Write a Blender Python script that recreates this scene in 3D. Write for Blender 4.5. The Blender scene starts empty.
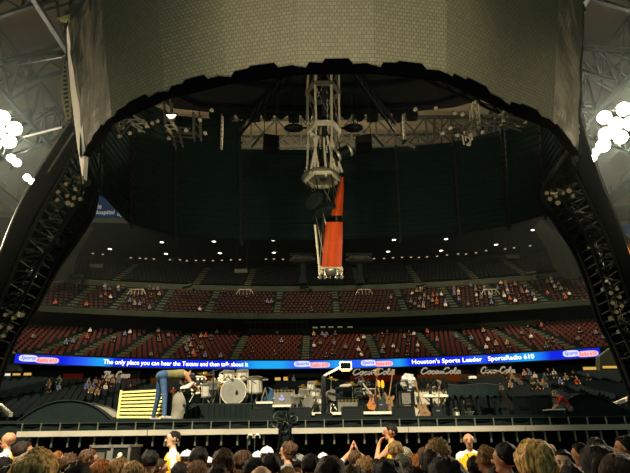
import bpy, math, random
import numpy as np
from mathutils import Vector, Matrix, noise
R = random.Random(7)
PI = math.pi
SC = bpy.context.scene
COL = SC.collection
F, CZ, PITCH, ROLL = 500.0, 1.75, math.radians(22.2), math.radians(.7)
cp, sp = math.cos(PITCH), math.sin(PITCH)
FW = Vector((0, cp, sp)); U0 = Vector((0, -sp, cp)); R0 = Vector((1, 0, 0))
RV = R0 * math.cos(ROLL) - U0 * math.sin(ROLL); UV = U0 * math.cos(ROLL) + R0 * math.sin(ROLL)

def ray(px, py):
    return FW + RV * ((px - 315) / F) + UV * ((236.5 - py) / F)
def P(px, py, Y):                      # world point at distance Y ahead
    d = ray(px, py); t = Y / d.y
    return Vector((d.x * t, Y, CZ + d.z * t))
def PZ(px, py, z):                     # world point at height z
    d = ray(px, py); t = (z - CZ) / d.z
    return Vector((d.x * t, d.y * t, z))
def zat(py, r):                        # height of picture row py straight ahead at distance r
    d = ray(315, py)
    return CZ + r * d.z / d.y
def PX(px, py, Y): return P(px, py, Y).x

cam = bpy.data.cameras.new('camera'); co = bpy.data.objects.new('camera', cam); COL.objects.link(co)
cam.sensor_width = 36; cam.lens = F / 630 * 36; cam.clip_end = 500; cam.clip_start = .05
m = Matrix.Identity(4)
for i in range(3):
    m[i][0] = RV[i]; m[i][1] = UV[i]; m[i][2] = -FW[i]
m[2][3] = CZ
co.matrix_world = m
SC.camera = co

# ------------------------------------------------------------------ materials
def lin(h):
    if isinstance(h, tuple): return h
    c = [int(h[i:i + 2], 16) / 255 for i in (0, 2, 4)]
    return tuple((x / 12.92 if x <= .04045 else ((x + .055) / 1.055) ** 2.4) for x in c)
MATS = {}
def mat(name, col, rough=.7, metal=0, var=.18, scale=6, bump=0, spec=.3, emit=None, es=0, bscale=None):
    if name in MATS: return MATS[name]
    m = bpy.data.materials.new(name); m.use_nodes = True
    nt = m.node_tree; b = nt.nodes['Principled BSDF']
    c = lin(col)
    b.inputs['Roughness'].default_value = rough; b.inputs['Metallic'].default_value = metal
    b.inputs['Specular IOR Level'].default_value = spec
    tc = nt.nodes.new('ShaderNodeTexCoord')
    n = nt.nodes.new('ShaderNodeTexNoise'); n.inputs['Scale'].default_value = scale; n.inputs['Detail'].default_value = 4
    nt.links.new(tc.outputs['Object'], n.inputs['Vector'])
    rp = nt.nodes.new('ShaderNodeValToRGB')
    rp.color_ramp.elements[0].position = .3; rp.color_ramp.elements[1].position = .7
    rp.color_ramp.elements[0].color = tuple(x * (1 - var) for x in c) + (1,)
    rp.color_ramp.elements[1].color = tuple(min(1, x * (1 + var)) for x in c) + (1,)
    nt.links.new(n.outputs['Fac'], rp.inputs['Fac']); nt.links.new(rp.outputs['Color'], b.inputs['Base Color'])
    if bump:
        n2 = nt.nodes.new('ShaderNodeTexNoise'); n2.inputs['Scale'].default_value = bscale or scale * 2; n2.inputs['Detail'].default_value = 3
        nt.links.new(tc.outputs['Object'], n2.inputs['Vector'])
        bp = nt.nodes.new('ShaderNodeBump'); bp.inputs['Strength'].default_value = bump; bp.inputs['Distance'].default_value = .05
        nt.links.new(n2.outputs['Fac'], bp.inputs['Height']); nt.links.new(bp.outputs['Normal'], b.inputs['Normal'])
    if emit is not None:
        b.inputs['Emission Color'].default_value = lin(emit) + (1,); b.inputs['Emission Strength'].default_value = es
    MATS[name] = m
    return m
def screen_mat(name, c1, c2, bump):
    """metal-grey mesh tiles on the screen cylinder: fine tile grid from UVs"""
    m = mat(name, c1, rough=.55, var=.10, scale=.5, spec=.3)
    nt = m.node_tree; b = nt.nodes['Principled BSDF']
    uv = nt.nodes.new('ShaderNodeUVMap')
    br = nt.nodes.new('ShaderNodeTexBrick'); br.offset = .5
    br.inputs['Scale'].default_value = 1; br.inputs['Brick Width'].default_value = .21; br.inputs['Row Height'].default_value = .19
    br.inputs['Mortar Size'].default_value = .022; br.inputs['Mortar Smooth'].default_value = .3
    br.inputs['Color1'].default_value = lin(c1) + (1,); br.inputs['Color2'].default_value = tuple(x * .8 for x in lin(c1)) + (1,)
    br.inputs['Mortar'].default_value = lin(c2) + (1,)
    nt.links.new(uv.outputs['UV'], br.inputs['Vector'])
    nt.links.new(br.outputs['Color'], b.inputs['Base Color'])
    n2 = nt.nodes.new('ShaderNodeTexNoise'); n2.inputs['Scale'].default_value = .9; n2.inputs['Detail'].default_value = 5
    mp = nt.nodes.new('ShaderNodeMapping'); mp.inputs['Rotation'].default_value = (0, 0, -.6); mp.inputs['Scale'].default_value = (.6, 2.2, 1)
    nt.links.new(uv.outputs['UV'], mp.inputs['Vector']); nt.links.new(mp.outputs['Vector'], n2.inputs['Vector'])
    bp = nt.nodes.new('ShaderNodeBump'); bp.inputs['Strength'].default_value = bump; bp.inputs['Distance'].default_value = .3
    nt.links.new(n2.outputs['Fac'], bp.inputs['Height']); nt.links.new(bp.outputs['Normal'], b.inputs['Normal'])
    return m
def hair_mat(name, c):
    m = mat(name, c, rough=.65, var=.25, scale=30, spec=.18)
    nt = m.node_tree; b = nt.nodes['Principled BSDF']
    tc = nt.nodes['Texture Coordinate']
    mp = nt.nodes.new('ShaderNodeMapping'); mp.inputs['Scale'].default_value = (42, 42, 7)
    n = nt.nodes.new('ShaderNodeTexNoise'); n.inputs['Scale'].default_value = 1.6; n.inputs['Detail'].default_value = 3
    nt.links.new(tc.outputs['Object'], mp.inputs['Vector']); nt.links.new(mp.outputs['Vector'], n.inputs['Vector'])
    rp = nt.nodes['Color Ramp']; cc = lin(c)
    rp.color_ramp.elements[0].position = .36; rp.color_ramp.elements[1].position = .66
    rp.color_ramp.elements[0].color = tuple(x * .22 for x in cc) + (1,); rp.color_ramp.elements[1].color = tuple(min(1, x * 1.9) for x in cc) + (1,)
    nt.links.new(n.outputs['Fac'], rp.inputs['Fac'])
    bp = nt.nodes.new('ShaderNodeBump'); bp.inputs['Strength'].default_value = .8; bp.inputs['Distance'].default_value = .01
    nt.links.new(n.outputs['Fac'], bp.inputs['Height']); nt.links.new(bp.outputs['Normal'], b.inputs['Normal'])
    return m
def emit_mat(name, col, s):
    if name in MATS: return MATS[name]
    m = bpy.data.materials.new(name); m.use_nodes = True
    nt = m.node_tree; nt.nodes.clear()
    e = nt.nodes.new('ShaderNodeEmission'); o = nt.nodes.new('ShaderNodeOutputMaterial')
    e.inputs['Color'].default_value = lin(col) + (1,); e.inputs['Strength'].default_value = s
    nt.links.new(e.outputs[0], o.inputs['Surface']); MATS[name] = m
    return m
def M(n): return MATS[n]
mat('black_cloth', '08100e', .9, var=.25, scale=3, bump=.3)
mat('green_black', '0c1c18', .85, var=.2, scale=2)
mat('dark_drape', '0c1b17', .9, var=.25, scale=2, bump=.5, bscale=3)
mat('black_metal', '121a18', .45, .3, scale=8)
mat('steel', '8a8672', .4, .7, scale=5)
mat('dull_steel', '3a4038', .5, .6, scale=5)
mat('bright_steel', 'c8c2a8', .35, .6, scale=5)
mat('roof_steel', '171a16', .6, .3, scale=3)
mat('roof_panel', '524a3a', .9, var=.15, scale=.15)
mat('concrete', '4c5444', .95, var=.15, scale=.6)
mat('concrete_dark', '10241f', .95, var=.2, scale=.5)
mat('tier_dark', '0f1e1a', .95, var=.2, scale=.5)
mat('upper_dark', '0b1816', .95, var=.2, scale=.4)  # near-black tone carries the upper deck's shade in the colour
mat('aisle', '5e5f4a', .95, var=.15, scale=1)
mat('fascia', '47503f', .9, var=.15, scale=.4)
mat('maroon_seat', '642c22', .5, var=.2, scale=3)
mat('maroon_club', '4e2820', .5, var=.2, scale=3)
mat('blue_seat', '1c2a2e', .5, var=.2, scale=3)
mat('shaded_seat', '101a18', .7, var=.2, scale=3)  # seat colour darkened to hold the upper deck's shade
mat('floor_mat', '1a221d', .95, scale=.5)
mat('cream', 'e6dcc0', .6, var=.06)
mat('white_cloth', 'efe9da', .8, var=.05, bump=.2, scale=8)
mat('void_black', '020303', 1.0, spec=0)
mat('pylon_steel', 'd4ccac', .4, .15, scale=5)
mat('rear_wall', '0e2420', .8, var=.2, scale=2)
mat('orange_cloth', 'b8420f', .75, var=.14, scale=1.2, bump=.5, bscale=2.5)
mat('strip_edge', 'b4ad98', .75, var=.12, scale=2)
mat('yellow_paint', 'd8cc78', .6, var=.1, scale=5)
mat('wood', '7a5a34', .6, var=.3, scale=5)
mat('amber', 'a8641c', .45, var=.2, scale=4)
mat('chrome', 'bab6a6', .38, .8, scale=4)
mat('brass', 'b89a4a', .3, .9, scale=4)
mat('array_grey', 'a29a80', .7, var=.1)
mat('grille', '6f6c60', .8, var=.25, scale=40)
mat('pale_grille', 'b3aa92', .8, var=.2, scale=30)
mat('drum_head', '756a58', .6, var=.12, scale=4)
mat('drum_white', 'd8d2bc', .5, var=.1)
mat('blue_tarp', '1f4258', .6, var=.25, scale=4, bump=.6, bscale=4)
mat('plastic', 'b8b8ac', .15, var=.3, scale=9, bump=.9, bscale=9, spec=.8)
mat('grey_cloth', '8f8a78', .85, var=.2, scale=5, bump=.6, bscale=5)
mat('red_board', '7a2114', .7, var=.25, scale=1.5)
mat('orange_board', '9a4a18', .7, var=.25, scale=1.5)
mat('sign_black', '0b1210', .6)
mat('sign_grey', '6a6a56', .7)
mat('case_edge', 'a6a294', .4, .6)
mat('eye', '0c0a08', .3); mat('lips', '7a3a2c', .6)
mat('skin', 'c48e68', .55, var=.08, scale=6); mat('skin_pale', 'd8ac88', .55, var=.08, scale=6); mat('skin_dark', '7c4e34', .55, var=.08, scale=6)
mat('jeans', '3c5878', .85, var=.2, scale=10, bump=.2); mat('trousers', '1a1c1c', .85)
mat('shoe', 'b0aaa0', .6); mat('shoe_black', '151514', .5)
for n, c in dict(white='e8e4da', black='141614', navy='1c2a48', grey='76766e', blue='5a78a8', red='b02a1c', orange='c04a1c', yellow='e8b41c', olive='7a7448',
                 purple='9a80b8', green='2c4434', tan='a08a62', brown='4a3424', teal='24504a', lightblue='b8c8e0').items():
    mat('cloth_' + n, c, .85, var=.12, scale=9, bump=.15)
for n, c in dict(black='17130f', dark='2a1e14', brown='4a3420', light='7a5a34', blonde='c49a5c', grey='7d7a64', auburn='7c4a20', sandy='8a6c40').items():
    hair_mat('hair_' + n, c)
emit_mat('flood_glow', 'fff2d8', 260); emit_mat('flood_small', 'fff2d8', 120)
emit_mat('soffit_lamp', 'fff4e0', 3); emit_mat('soffit_small', 'ffd8a0', .7)
emit_mat('warm_lamp', 'ff9a30', 1.6); emit_mat('led_text', 'f4f4ff', 2.2); emit_mat('led_red', 'ff4a4a', 1.4); emit_mat('led_blue', '2040ff', 1.2)
emit_mat('led_pink', 'ffd0d0', .95); emit_mat('led_oval', 'f0f0ff', .95)
emit_mat('sign_blue', '3060a0', .10); emit_mat('sign_text', 'd8dcc8', .38); emit_mat('concession_warm', 'ffc860', .7); emit_mat('concession_white', 'fff4d8', .9)
emit_mat('suite_glow', 'd8d0a0', .22); emit_mat('script_glow', 'f0dcb8', .42); emit_mat('red_back', 'a03018', .13); emit_mat('orange_back', 'b85a18', .16)
emit_mat('truss_lamp', 'fff0d0', 3.0); emit_mat('amber_lamp', 'ffb030', 1.6); emit_mat('par_face', 'd8b878', .16); emit_mat('green_led', '60ff60', .5); emit_mat('emblem_glow', 'd8c8ff', .9)

# ------------------------------------------------------------------ mesh builder
class MB:
    def __init__(s): s.v = []; s.f = []; s.m = []; s.uv = {}
    def add(s, vs, fs, mi=0):
        n = len(s.v); s.v += [Vector(v) for v in vs]
        for f in fs: s.f.append([i + n for i in f]); s.m.append(mi)
        return n
    def box(s, c, d, rz=0, mi=0, M3=None):
        c = Vector(c); h = [x / 2 for x in d]
        Q = M3 or Matrix.Rotation(rz, 3, 'Z')
        vs = [c + Q @ Vector((x * h[0], y * h[1], z * h[2])) for x in (-1, 1) for y in (-1, 1) for z in (-1, 1)]
        s.add(vs, [(0, 1, 3, 2), (4, 6, 7, 5), (0, 4, 5, 1), (2, 3, 7, 6), (0, 2, 6, 4), (1, 5, 7, 3)], mi); return s
    def frame(s, a, b):
        a, b = Vector(a), Vector(b); t = (b - a).normalized()
        u = t.cross(Vector((0, 0, 1)) if abs(t.z) < .95 else Vector((1, 0, 0))).normalized()
        return t, u, t.cross(u)
    def bar(s, a, b, w, h=None, mi=0):
        a, b = Vector(a), Vector(b); t, u, n = s.frame(a, b); h = h or w
        vs = [p + u * (x * w / 2) + n * (y * h / 2) for p in (a, b) for x, y in ((-1, -1), (1, -1), (1, 1), (-1, 1))]
        s.add(vs, [(3, 2, 1, 0), (4, 5, 6, 7)] + [(i, (i + 1) % 4, (i + 1) % 4 + 4, i + 4) for i in range(4)], mi); return s
    def cyl(s, a, b, r0, r1=None, n=10, mi=0, caps=True):
        a, b = Vector(a), Vector(b); r1 = r0 if r1 is None else r1; t, u, w = s.frame(a, b)
        vs = [p + (u * math.cos(2 * PI * i / n) + w * math.sin(2 * PI * i / n)) * r for p, r in ((a, r0), (b, r1)) for i in range(n)]
        fs = [(i, (i + 1) % n, (i + 1) % n + n, i + n) for i in range(n)]
        if caps: fs += [tuple(range(n))[::-1], tuple(range(n, 2 * n))]
        s.add(vs, fs, mi); return s
    def tube(s, pts, r, n=6, mi=0):
        pts = [Vector(p) for p in pts]; rs = r if isinstance(r, (list, tuple)) else [r] * len(pts)
        rings = []; u = None
        for i, p in enumerate(pts):
            t = (pts[min(i + 1, len(pts) - 1)] - pts[max(i - 1, 0)]).normalized()
            if u is None: u = t.cross(Vector((0, 0, 1)) if abs(t.z) < .9 else Vector((1, 0, 0))).normalized()
            u = (u - t * u.dot(t)).normalized(); w = t.cross(u)
            rings += [p + (u * math.cos(2 * PI * k / n) + w * math.sin(2 * PI * k / n)) * rs[i] for k in range(n)]
        L = len(pts)
        fs = [(i * n + k, i * n + (k + 1) % n, (i + 1) * n + (k + 1) % n, (i + 1) * n + k) for i in range(L - 1) for k in range(n)]
        fs += [tuple(range(n))[::-1], tuple(range((L - 1) * n, L * n))]
        s.add(rings, fs, mi); return s
    def lathe(s, c, prof, n=16, mi=0, axis=None):     # prof: (radius, height)
        c = Vector(c); ax = Vector(axis or (0, 0, 1)).normalized()
        u = ax.cross(Vector((0, 1, 0)) if abs(ax.y) < .9 else Vector((1, 0, 0))).normalized(); w = ax.cross(u)
        vs = [c + ax * h + (u * math.cos(2 * PI * k / n) + w * math.sin(2 * PI * k / n)) * r for r, h in prof for k in range(n)]
        L = len(prof)
        fs = [(i * n + k, i * n + (k + 1) % n, (i + 1) * n + (k + 1) % n, (i + 1) * n + k) for i in range(L - 1) for k in range(n)]
        fs += [tuple(range(n))[::-1], tuple(range((L - 1) * n, L * n))]
        s.add(vs, fs, mi); return s
    def ball(s, c, r, n=10, mi=0, sc=(1, 1, 1)):
        c = Vector(c); vs = []; fs = []; h = n // 2 + 1
        for i in range(h + 1):
            a = PI * i / h
            for k in range(n): vs.append(c + Vector((math.sin(a) * math.cos(2 * PI * k / n) * sc[0], math.sin(a) * math.sin(2 * PI * k / n) * sc[1], math.cos(a) * sc[2])) * r)
        for i in range(h):
            for k in range(n): fs.append((i * n + k, (i + 1) * n + k, (i + 1) * n + (k + 1) % n, i * n + (k + 1) % n))
        s.add(vs, fs, mi); return s
    def prism(s, pts, off, mi=0):                     # polygon pts extruded by vector off
        n = len(pts); off = Vector(off); pts = [Vector(p) for p in pts]
        s.add(pts + [p + off for p in pts], [tuple(range(n))[::-1], tuple(range(n, 2 * n))] + [(i, (i + 1) % n, (i + 1) % n + n, i + n) for i in range(n)], mi); return s
    def quadgrid(s, G, mi=0):
        a, b = len(G), len(G[0])
        s.add([p for r in G for p in r], [(i * b + j, i * b + j + 1, (i + 1) * b + j + 1, (i + 1) * b + j) for i in range(a - 1) for j in range(b - 1)], mi); return s
    def build(s, name, mats, parent=None, origin=None, smooth=False, uvs=None):
        o0 = Vector(parent['_o']) if parent is not None else Vector(origin or (0, 0, 0))
        me = bpy.data.meshes.new(name)
        me.from_pydata([tuple(v - o0) for v in s.v], [], s.f)
        if not isinstance(mats, (list, tuple)): mats = [mats]
        for x in mats: me.materials.append(M(x) if isinstance(x, str) else x)
        me.polygons.foreach_set('material_index', s.m)
        if smooth: me.polygons.foreach_set('use_smooth', [True] * len(s.f))
        if uvs:
            l = me.uv_layers.new(name='UVMap')
            for p in me.polygons:
                for li in p.loop_indices: l.data[li].uv = uvs[me.loops[li].vertex_index]
        me.update()
        o = bpy.data.objects.new(name, me); COL.objects.link(o)
        if parent is not None: o.parent = parent
        else: o.location = o0
        o['_o'] = tuple(o0)
        return o
def tag(o, label=None, cat=None, group=None, kind=None):
    for k, v in (('label', label), ('category', cat), ('group', group), ('kind', kind)):
        if v: o[k] = v
    return o
def thing(name, label, cat, loc=(0, 0, 0), group=None):
    o = bpy.data.objects.new(name, None); COL.objects.link(o); o.location = loc; o['_o'] = tuple(loc); o.empty_display_size = .1
    return tag(o, label, cat, group)
def struct(o): o['kind'] = 'structure'; return o
def copy_tree(o, parent=None, loc=None, rz=None, label=None):
    c = o.copy(); COL.objects.link(c)
    if parent is not None: c.parent = parent
    if loc is not None: c.location = loc
    if rz is not None: c.rotation_euler.z = rz
    if label: c['label'] = label
    for ch in [x for x in o.children]: copy_tree(ch, c)
    return c
def text_flat(s, extr=.02, shear=0):
    cu = bpy.data.curves.new('t', 'FONT'); cu.body = s; cu.size = 1; cu.extrude = extr; cu.shear = shear; cu.offset = .012; cu.resolution_u = 3
    ob = bpy.data.objects.new('t', cu); COL.objects.link(ob)
    dg = bpy.context.evaluated_depsgraph_get(); me = bpy.data.meshes.new_from_object(ob.evaluated_get(dg))
    v = [tuple(x.co) for x in me.vertices]; f = [tuple(p.vertices) for p in me.polygons]
    bpy.data.objects.remove(ob); bpy.data.curves.remove(cu); bpy.data.meshes.remove(me)
    x0 = min(q[0] for q in v); x1 = max(q[0] for q in v); y0 = min(q[1] for q in v); y1 = max(q[1] for q in v)
    return [((q[0] - x0) / (x1 - x0), (q[1] - y0) / (y1 - y0), q[2]) for q in v], f, (x1 - x0) / (y1 - y0)
def light(name, kind, loc, target, power, col='fff0d8', size=1.0, angle=60, blend=.6):
    l = bpy.data.lights.new(name, kind); l.energy = power; l.color = lin(col)
    if kind == 'SPOT': l.spot_size = math.radians(angle); l.spot_blend = blend; l.shadow_soft_size = size
    elif kind == 'AREA': l.size = size
    else: l.shadow_soft_size = size
    o = bpy.data.objects.new(name, l); COL.objects.link(o); o.location = loc
    o.rotation_euler = (Vector(target) - Vector(loc)).to_track_quat('-Z', 'Y').to_euler()
    return o
AMB, K1, K2, K3, K4, K5, K6, HAZE, EXPO = 3.2, 1.3, 1.5, 0.6, 1.2, 0.07, 1.6, 0.00034, 0.0
# ------------------------------------------------------------------ stadium bowl (setting)
def pol(th, r, z, k=0.):
    q = r * (1 + k * th * th)
    return Vector((q * math.sin(th), q * math.cos(th), z))
def th_at(x, r, k):
    th = math.asin(max(-.95, min(.95, x / r)))
    for _ in range(6):
        th = math.asin(max(-.95, min(.95, x / (r * (1 + k * th * th)))))
    return th
NT = 57; TH = [-.78 + 1.56 * i / (NT - 1) for i in range(NT)]
def sweep(name, prof, m, t0=-.78, t1=.78, n=NT, kind='structure'):
    mb = MB(); ths = [t0 + (t1 - t0) * i / (n - 1) for i in range(n)]
    mb.quadgrid([[pol(t, r, z, k) for t in ths] for r, z, k in prof])
    o = mb.build(name, m); o['kind'] = kind; return o
def lerp(a, b, t): return a + (b - a) * t
class Tier:
    def __init__(s, r0, p0, r1, p1, n, k0, k1):
        s.r0, s.r1, s.n, s.k0, s.k1 = r0, r1, n, k0, k1
        s.z0, s.z1 = zat(p0, r0), zat(p1, r1)
    def row(s, i):
        t = i / s.n
        return lerp(s.r0, s.r1, t), lerp(s.z0, s.z1, t), lerp(s.k0, s.k1, t)
    def profile(s):
        pr = []
        for i in range(s.n):
            r, z, k = s.row(i); r2, z2, k2 = s.row(i + 1)
            pr += [(r, z, k), (r2, z, k2), (r2, z2, k2)]
        return pr
LOW = Tier(45, 421, 68, 385, 24, .02, .08)
MID = Tier(71, 361.5, 84, 333, 12, .08, .2)
CLUB = Tier(80.6, 314.5, 88, 291, 9, .18, .18)
UPP = Tier(89, 285, 98, 268, 9, .18, .18)
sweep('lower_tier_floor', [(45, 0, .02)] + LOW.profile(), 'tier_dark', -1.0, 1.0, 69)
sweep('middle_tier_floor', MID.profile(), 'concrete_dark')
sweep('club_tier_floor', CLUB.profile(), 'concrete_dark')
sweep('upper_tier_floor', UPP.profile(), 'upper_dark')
mb = MB(); mb.box((0, 60, -.05), (190, 180, .1)); struct(mb.build('floor', 'floor_mat'))
z333, z314 = zat(333, 84.3), zat(316, 84.3)
sweep('wall_concourse', [(84.3, z333 - .2, .2), (84.3, z333 + 1.1, .2), (84.6, z333 + 1.1, .2), (84.6, z314 + 3, .2)], 'upper_dark')
sweep('trim_1', [(84.1, z333 - .3, .2), (84.1, z333 + .75, .2), (84.28, z333 + .75, .2)], 'concrete', th_at(PX(248, 334, 84), 84, .2), .42, 30)
sweep('club_underside', [(84.6, z314 + 2, .18), (80.4, zat(317, 80.4), .18)], 'upper_dark')
sweep('club_fascia', [(80.4, zat(318.5, 80.4), .18), (80.2, zat(313.5, 80.2), .18), (80.6, zat(313.3, 80.6), .18)], 'fascia')
sweep('club_rear_wall', [(88.3, zat(292, 88.3), .18), (88.5, zat(286.5, 88.5), .18), (88.9, zat(286, 88.9), .18)], 'fascia')
zs0, zs1 = zat(264, 99.5), zat(224.5, 84)
sweep('upper_rear_wall', [(98.5, zat(270, 98.5), .18), (99.5, zs0 + .3, .18)], 'upper_dark')
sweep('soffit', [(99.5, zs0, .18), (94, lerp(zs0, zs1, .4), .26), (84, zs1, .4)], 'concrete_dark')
sweep('roof_lip', [(84, zs1, .4), (83.8, zs1 + .8, .4), (84.5, zs1 + .9, .4)], 'fascia')
sweep('roof_deck', [(84.4, zs1 + .85, .4), (106, zs1 + 1.0, .3)], 'concrete_dark')
sweep('wall_back', [(106, zs1 + .8, .3), (106, 70, .3)], 'concrete')
# under the ribbon: recessed front wall of the lower concourse
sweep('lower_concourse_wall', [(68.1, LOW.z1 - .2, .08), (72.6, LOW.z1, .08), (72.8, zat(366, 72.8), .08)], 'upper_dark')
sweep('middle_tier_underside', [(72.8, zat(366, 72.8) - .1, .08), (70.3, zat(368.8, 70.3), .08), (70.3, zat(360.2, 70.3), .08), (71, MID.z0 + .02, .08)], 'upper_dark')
# curved end walls of the upper deck
def endwall(name, fr, bk):
    mb = MB(); n = 10
    def smooth(pts, Y0, Y1):
        out = []
        for i in range(n + 1):
            t = i / n * (len(pts) - 1); j = min(int(t), len(pts) - 2); f = t - j
            out.append(P(lerp(pts[j][0], pts[j + 1][0], f), lerp(pts[j][1], pts[j + 1][1], f), lerp(Y0, Y1, i / n)))
        return out
    A = smooth(fr, 72, 74); B = smooth(bk, 84, 84)
    C = [p + Vector((0, 1.2, 0)) for p in A]
    mb.quadgrid([C, A, [a.lerp(b, .5) for a, b in zip(A, B)], B])
    struct(mb.build(name, 'concrete', smooth=True))
endwall('wall_right_end', [(541, 219), (556, 231), (568, 243), (578, 256), (585, 270), (586, 279)], [(533, 228), (541, 240), (547, 250), (551, 260), (554, 270), (556, 279)])
endwall('wall_left_end', [(82, 223), (68, 235), (57, 248), (48, 262), (43, 274), (42, 283)], [(94, 228), (86, 240), (80, 250), (76, 260), (74, 270), (72, 279)])
# aisles
def aisle(tier, x, w, i0=0, i1=None):
    mb = MB()
    for i in range(i0, i1 or tier.n):
        r, z, k = tier.row(i); r2, _, _ = tier.row(i + 1); rc = (r + r2) / 2
        th = th_at(x, rc, k); c = pol(th, rc, z + .09, k)
        mb.box(c, (w, (r2 - r) * 1.02 + .03, .18), -th)
        mb.box(c + Vector((0, (r2 - r) * .25, .17)), (w, (r2 - r) * .5, .16), -th)
    struct(mb.build('stair_aisle', 'aisle'))
def xs(pxs, py, r): return [PX(q, py, r) for q in pxs]
A_MID = [a for a in [PX(p, 361, 71 * math.cos(math.atan((p - 315) / 500))) for p in (20, 65, 112, 160, 232, 305, 378, 440, 485, 540, 590)]]
A_CLUB = [PX(p, 313, 80 * math.cos(math.atan((p - 315) / 520))) for p in (54, 103, 152, 205, 276, 337, 407, 460, 512, 560)]
A_UPP = [PX(p, 286, 87) for p in (120, 195, 246, 360, 420, 475, 520)]
A_LOW = [PX(p, 400, 55) for p in (-10, 60, 120, 190, 260, 400, 480, 545, 600)]
for x in A_MID: aisle(MID, x, 1.05)
for x in A_CLUB: aisle(CLUB, x, 1.0)
for x in A_UPP: aisle(UPP, x, 1.1)
# seats ------------------------------------------------------------
def seat_shape(mb, c, th, s=1.0, lo=False):
    Q = Matrix.Rotation(-th, 3, 'Z'); c = Vector(c)
    mb.box(c + Q @ Vector((0, -.02, .42 * s)), (.44 * s, .38, .07), -th)
    mb.box(c + Q @ Vector((0, .19, .62 * s)), (.44 * s, .06, .36 * s), -th)
    if not lo: mb.box(c + Q @ Vector((0, .08, .2)), (.08, .1, .4), -th)
def seat_spots(tier, aisles, halfw, step, xlim):
    out = []
    for i in range(tier.n):
        r, z, k = tier.row(i); r2, _, k2 = tier.row(i + 1); rc = r + (r2 - r) * .55
        n = int(xlim / step)
        for j in range(-n, n + 1):
            x = j * step + step * ((i * .381) % 1)
            if any(abs(x - a) < halfw for a in aisles): continue
            if abs(x) > rc * .72: continue
            th = th_at(x, rc, k)
            out.append((i, pol(th, rc, z, k), th))
    return out
def seats(tier, aisles, step, xlim, m, name, label, cat, group, n_ind, rest, sel=None, s=1.0):
    sp = seat_spots(tier, aisles, .85, step, xlim)
    key = sel or (lambda q: True)
    def inview(q):
        d = q[1] - Vector((0, 0, CZ)); c = d.dot(FW); return abs(d.dot(RV) / c * F) < 318
    ind = [q for q in sp if key(q) and inview(q)]
    ind.sort(key=lambda q: q[1].length)
    ind = ind[:n_ind]; ids = set(id(q) for q in ind)
    proto = None
    if ind:
        mb = MB(); seat_shape(mb, (0, 0, 0), 0, s); proto = tag(mb.build(name, m), label, cat, group)
        for j, (i, p, th) in enumerate(ind):
            o = proto if j == 0 else proto.copy()
            if j: COL.objects.link(o)
            o.location = p; o.rotation_euler.z = -th
    mb = MB()
    for q in sp:
        if id(q) not in ids: seat_shape(mb, q[1], q[2], s, True)
    o = mb.build(rest[0], m); tag(o, rest[1], cat, None, 'stuff')
    return sp
S_MID = seats(MID, A_MID, .7, 62, 'maroon_seat', 'stadium_seat', 'maroon folding seat in the front rows just above the blue ribbon board', 'seat', 'maroon seats in the front rows above the ribbon board', 300,
              ('stadium_seating', 'rows of maroon seats filling the middle tier behind its front rows'))
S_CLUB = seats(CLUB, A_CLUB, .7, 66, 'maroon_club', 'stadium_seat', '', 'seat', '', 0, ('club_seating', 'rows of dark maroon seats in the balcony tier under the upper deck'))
S_UPP = seats(UPP, A_UPP, .7, 66, 'shaded_seat', 'stadium_seat', '', 'seat', '', 0, ('upper_seating', 'rows of seats coloured dark for the shade of the upper deck'))
def lowsel(q):
    d = q[1] - Vector((0, 0, CZ)); c = d.dot(FW); px = 315 + d.dot(RV) / c * F; py = 236.5 - d.dot(UV) / c * F
    return (px < 120 or px > 505) and py < 412 and q[0] > 6
S_LOW = seats(LOW, A_LOW, .58, 48, 'blue_seat', 'bowl_seat', 'dark blue grey seat in the lower bowl to either side of the stage', 'seat', 'blue grey lower bowl seats beside the stage', 300,
              ('lower_seating', 'rows of blue grey seats of the lower bowl behind the stage'), lowsel)
# soffit lamps
def on_soffit(px, py):
    d = ray(px, py); o = Vector((0, 0, CZ))
    best = None
    for t in [x * .25 for x in range(240, 460)]:
        q = o + d * t; th = math.atan2(q.x, q.y); r = math.hypot(q.x, q.y)
        u = 0
        # height of soffit at this ground position
        for a in range(41):
            f = a / 40; rr = lerp(99.5, 84, f); k = lerp(.18, .4, f); zz = lerp(zs0, zs1, f)
            if abs(rr * (1 + k * th * th) - r) < .4:
                if q.z >= zz - .12: return Vector((q.x, q.y, zz - .12))
                break
    return None
def soffit_lamp(px, py, r, m, label, group):
    p = on_soffit(px, py)
    if p is None: return
    t = thing('ceiling_lamp', label, 'lamp', p, group)
    mb = MB(); mb.lathe(p, [(r * 1.15, .1), (r * 1.15, -.02), (r, -.04), (r * .95, .02)], 10); mb.build('housing', 'dull_steel', t)
    mb = MB(); mb.lathe(p, [(r * .95, -.05), (r * .5, -.12), (.02, -.14)], 10); mb.build('lens', m, t)
for px, py in ((74.5, 235), (110, 248.5), (162, 241.5), (166, 253), (214, 241), (220, 252.5), (273, 240), (274, 252), (394, 239.3), (388, 251), (446, 238.6), (441, 250), (496, 244.5), (533, 229.7)):
    soffit_lamp(px, py, .42, 'soffit_lamp', 'bright white round lamp in the dark soffit over the upper deck', 'bright soffit lamps')
for px, py in ((75, 252), (93, 253), (103, 254), (122, 259), (131, 257), (140, 257.5), (146, 258), (154, 258.5), (170, 259.5), (180, 259.5), (187, 260), (196, 260), (204, 260), (213, 260), (222, 260), (231, 259.5), (240, 259), (266, 258.5), (274, 258.5), (283, 258.5),
               (374, 258), (384, 258), (393, 257), (402, 257), (411, 257), (419, 257), (427, 256.5), (437, 255.5), (447, 254.5), (458, 253), (466, 253.5), (476, 252.5), (486, 250), (505, 248), (514, 247), (530, 245)):
    soffit_lamp(px, py, .26, 'soffit_small', 'small warm downlight in the long row deep under the soffit', 'row of small soffit downlights')
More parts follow.
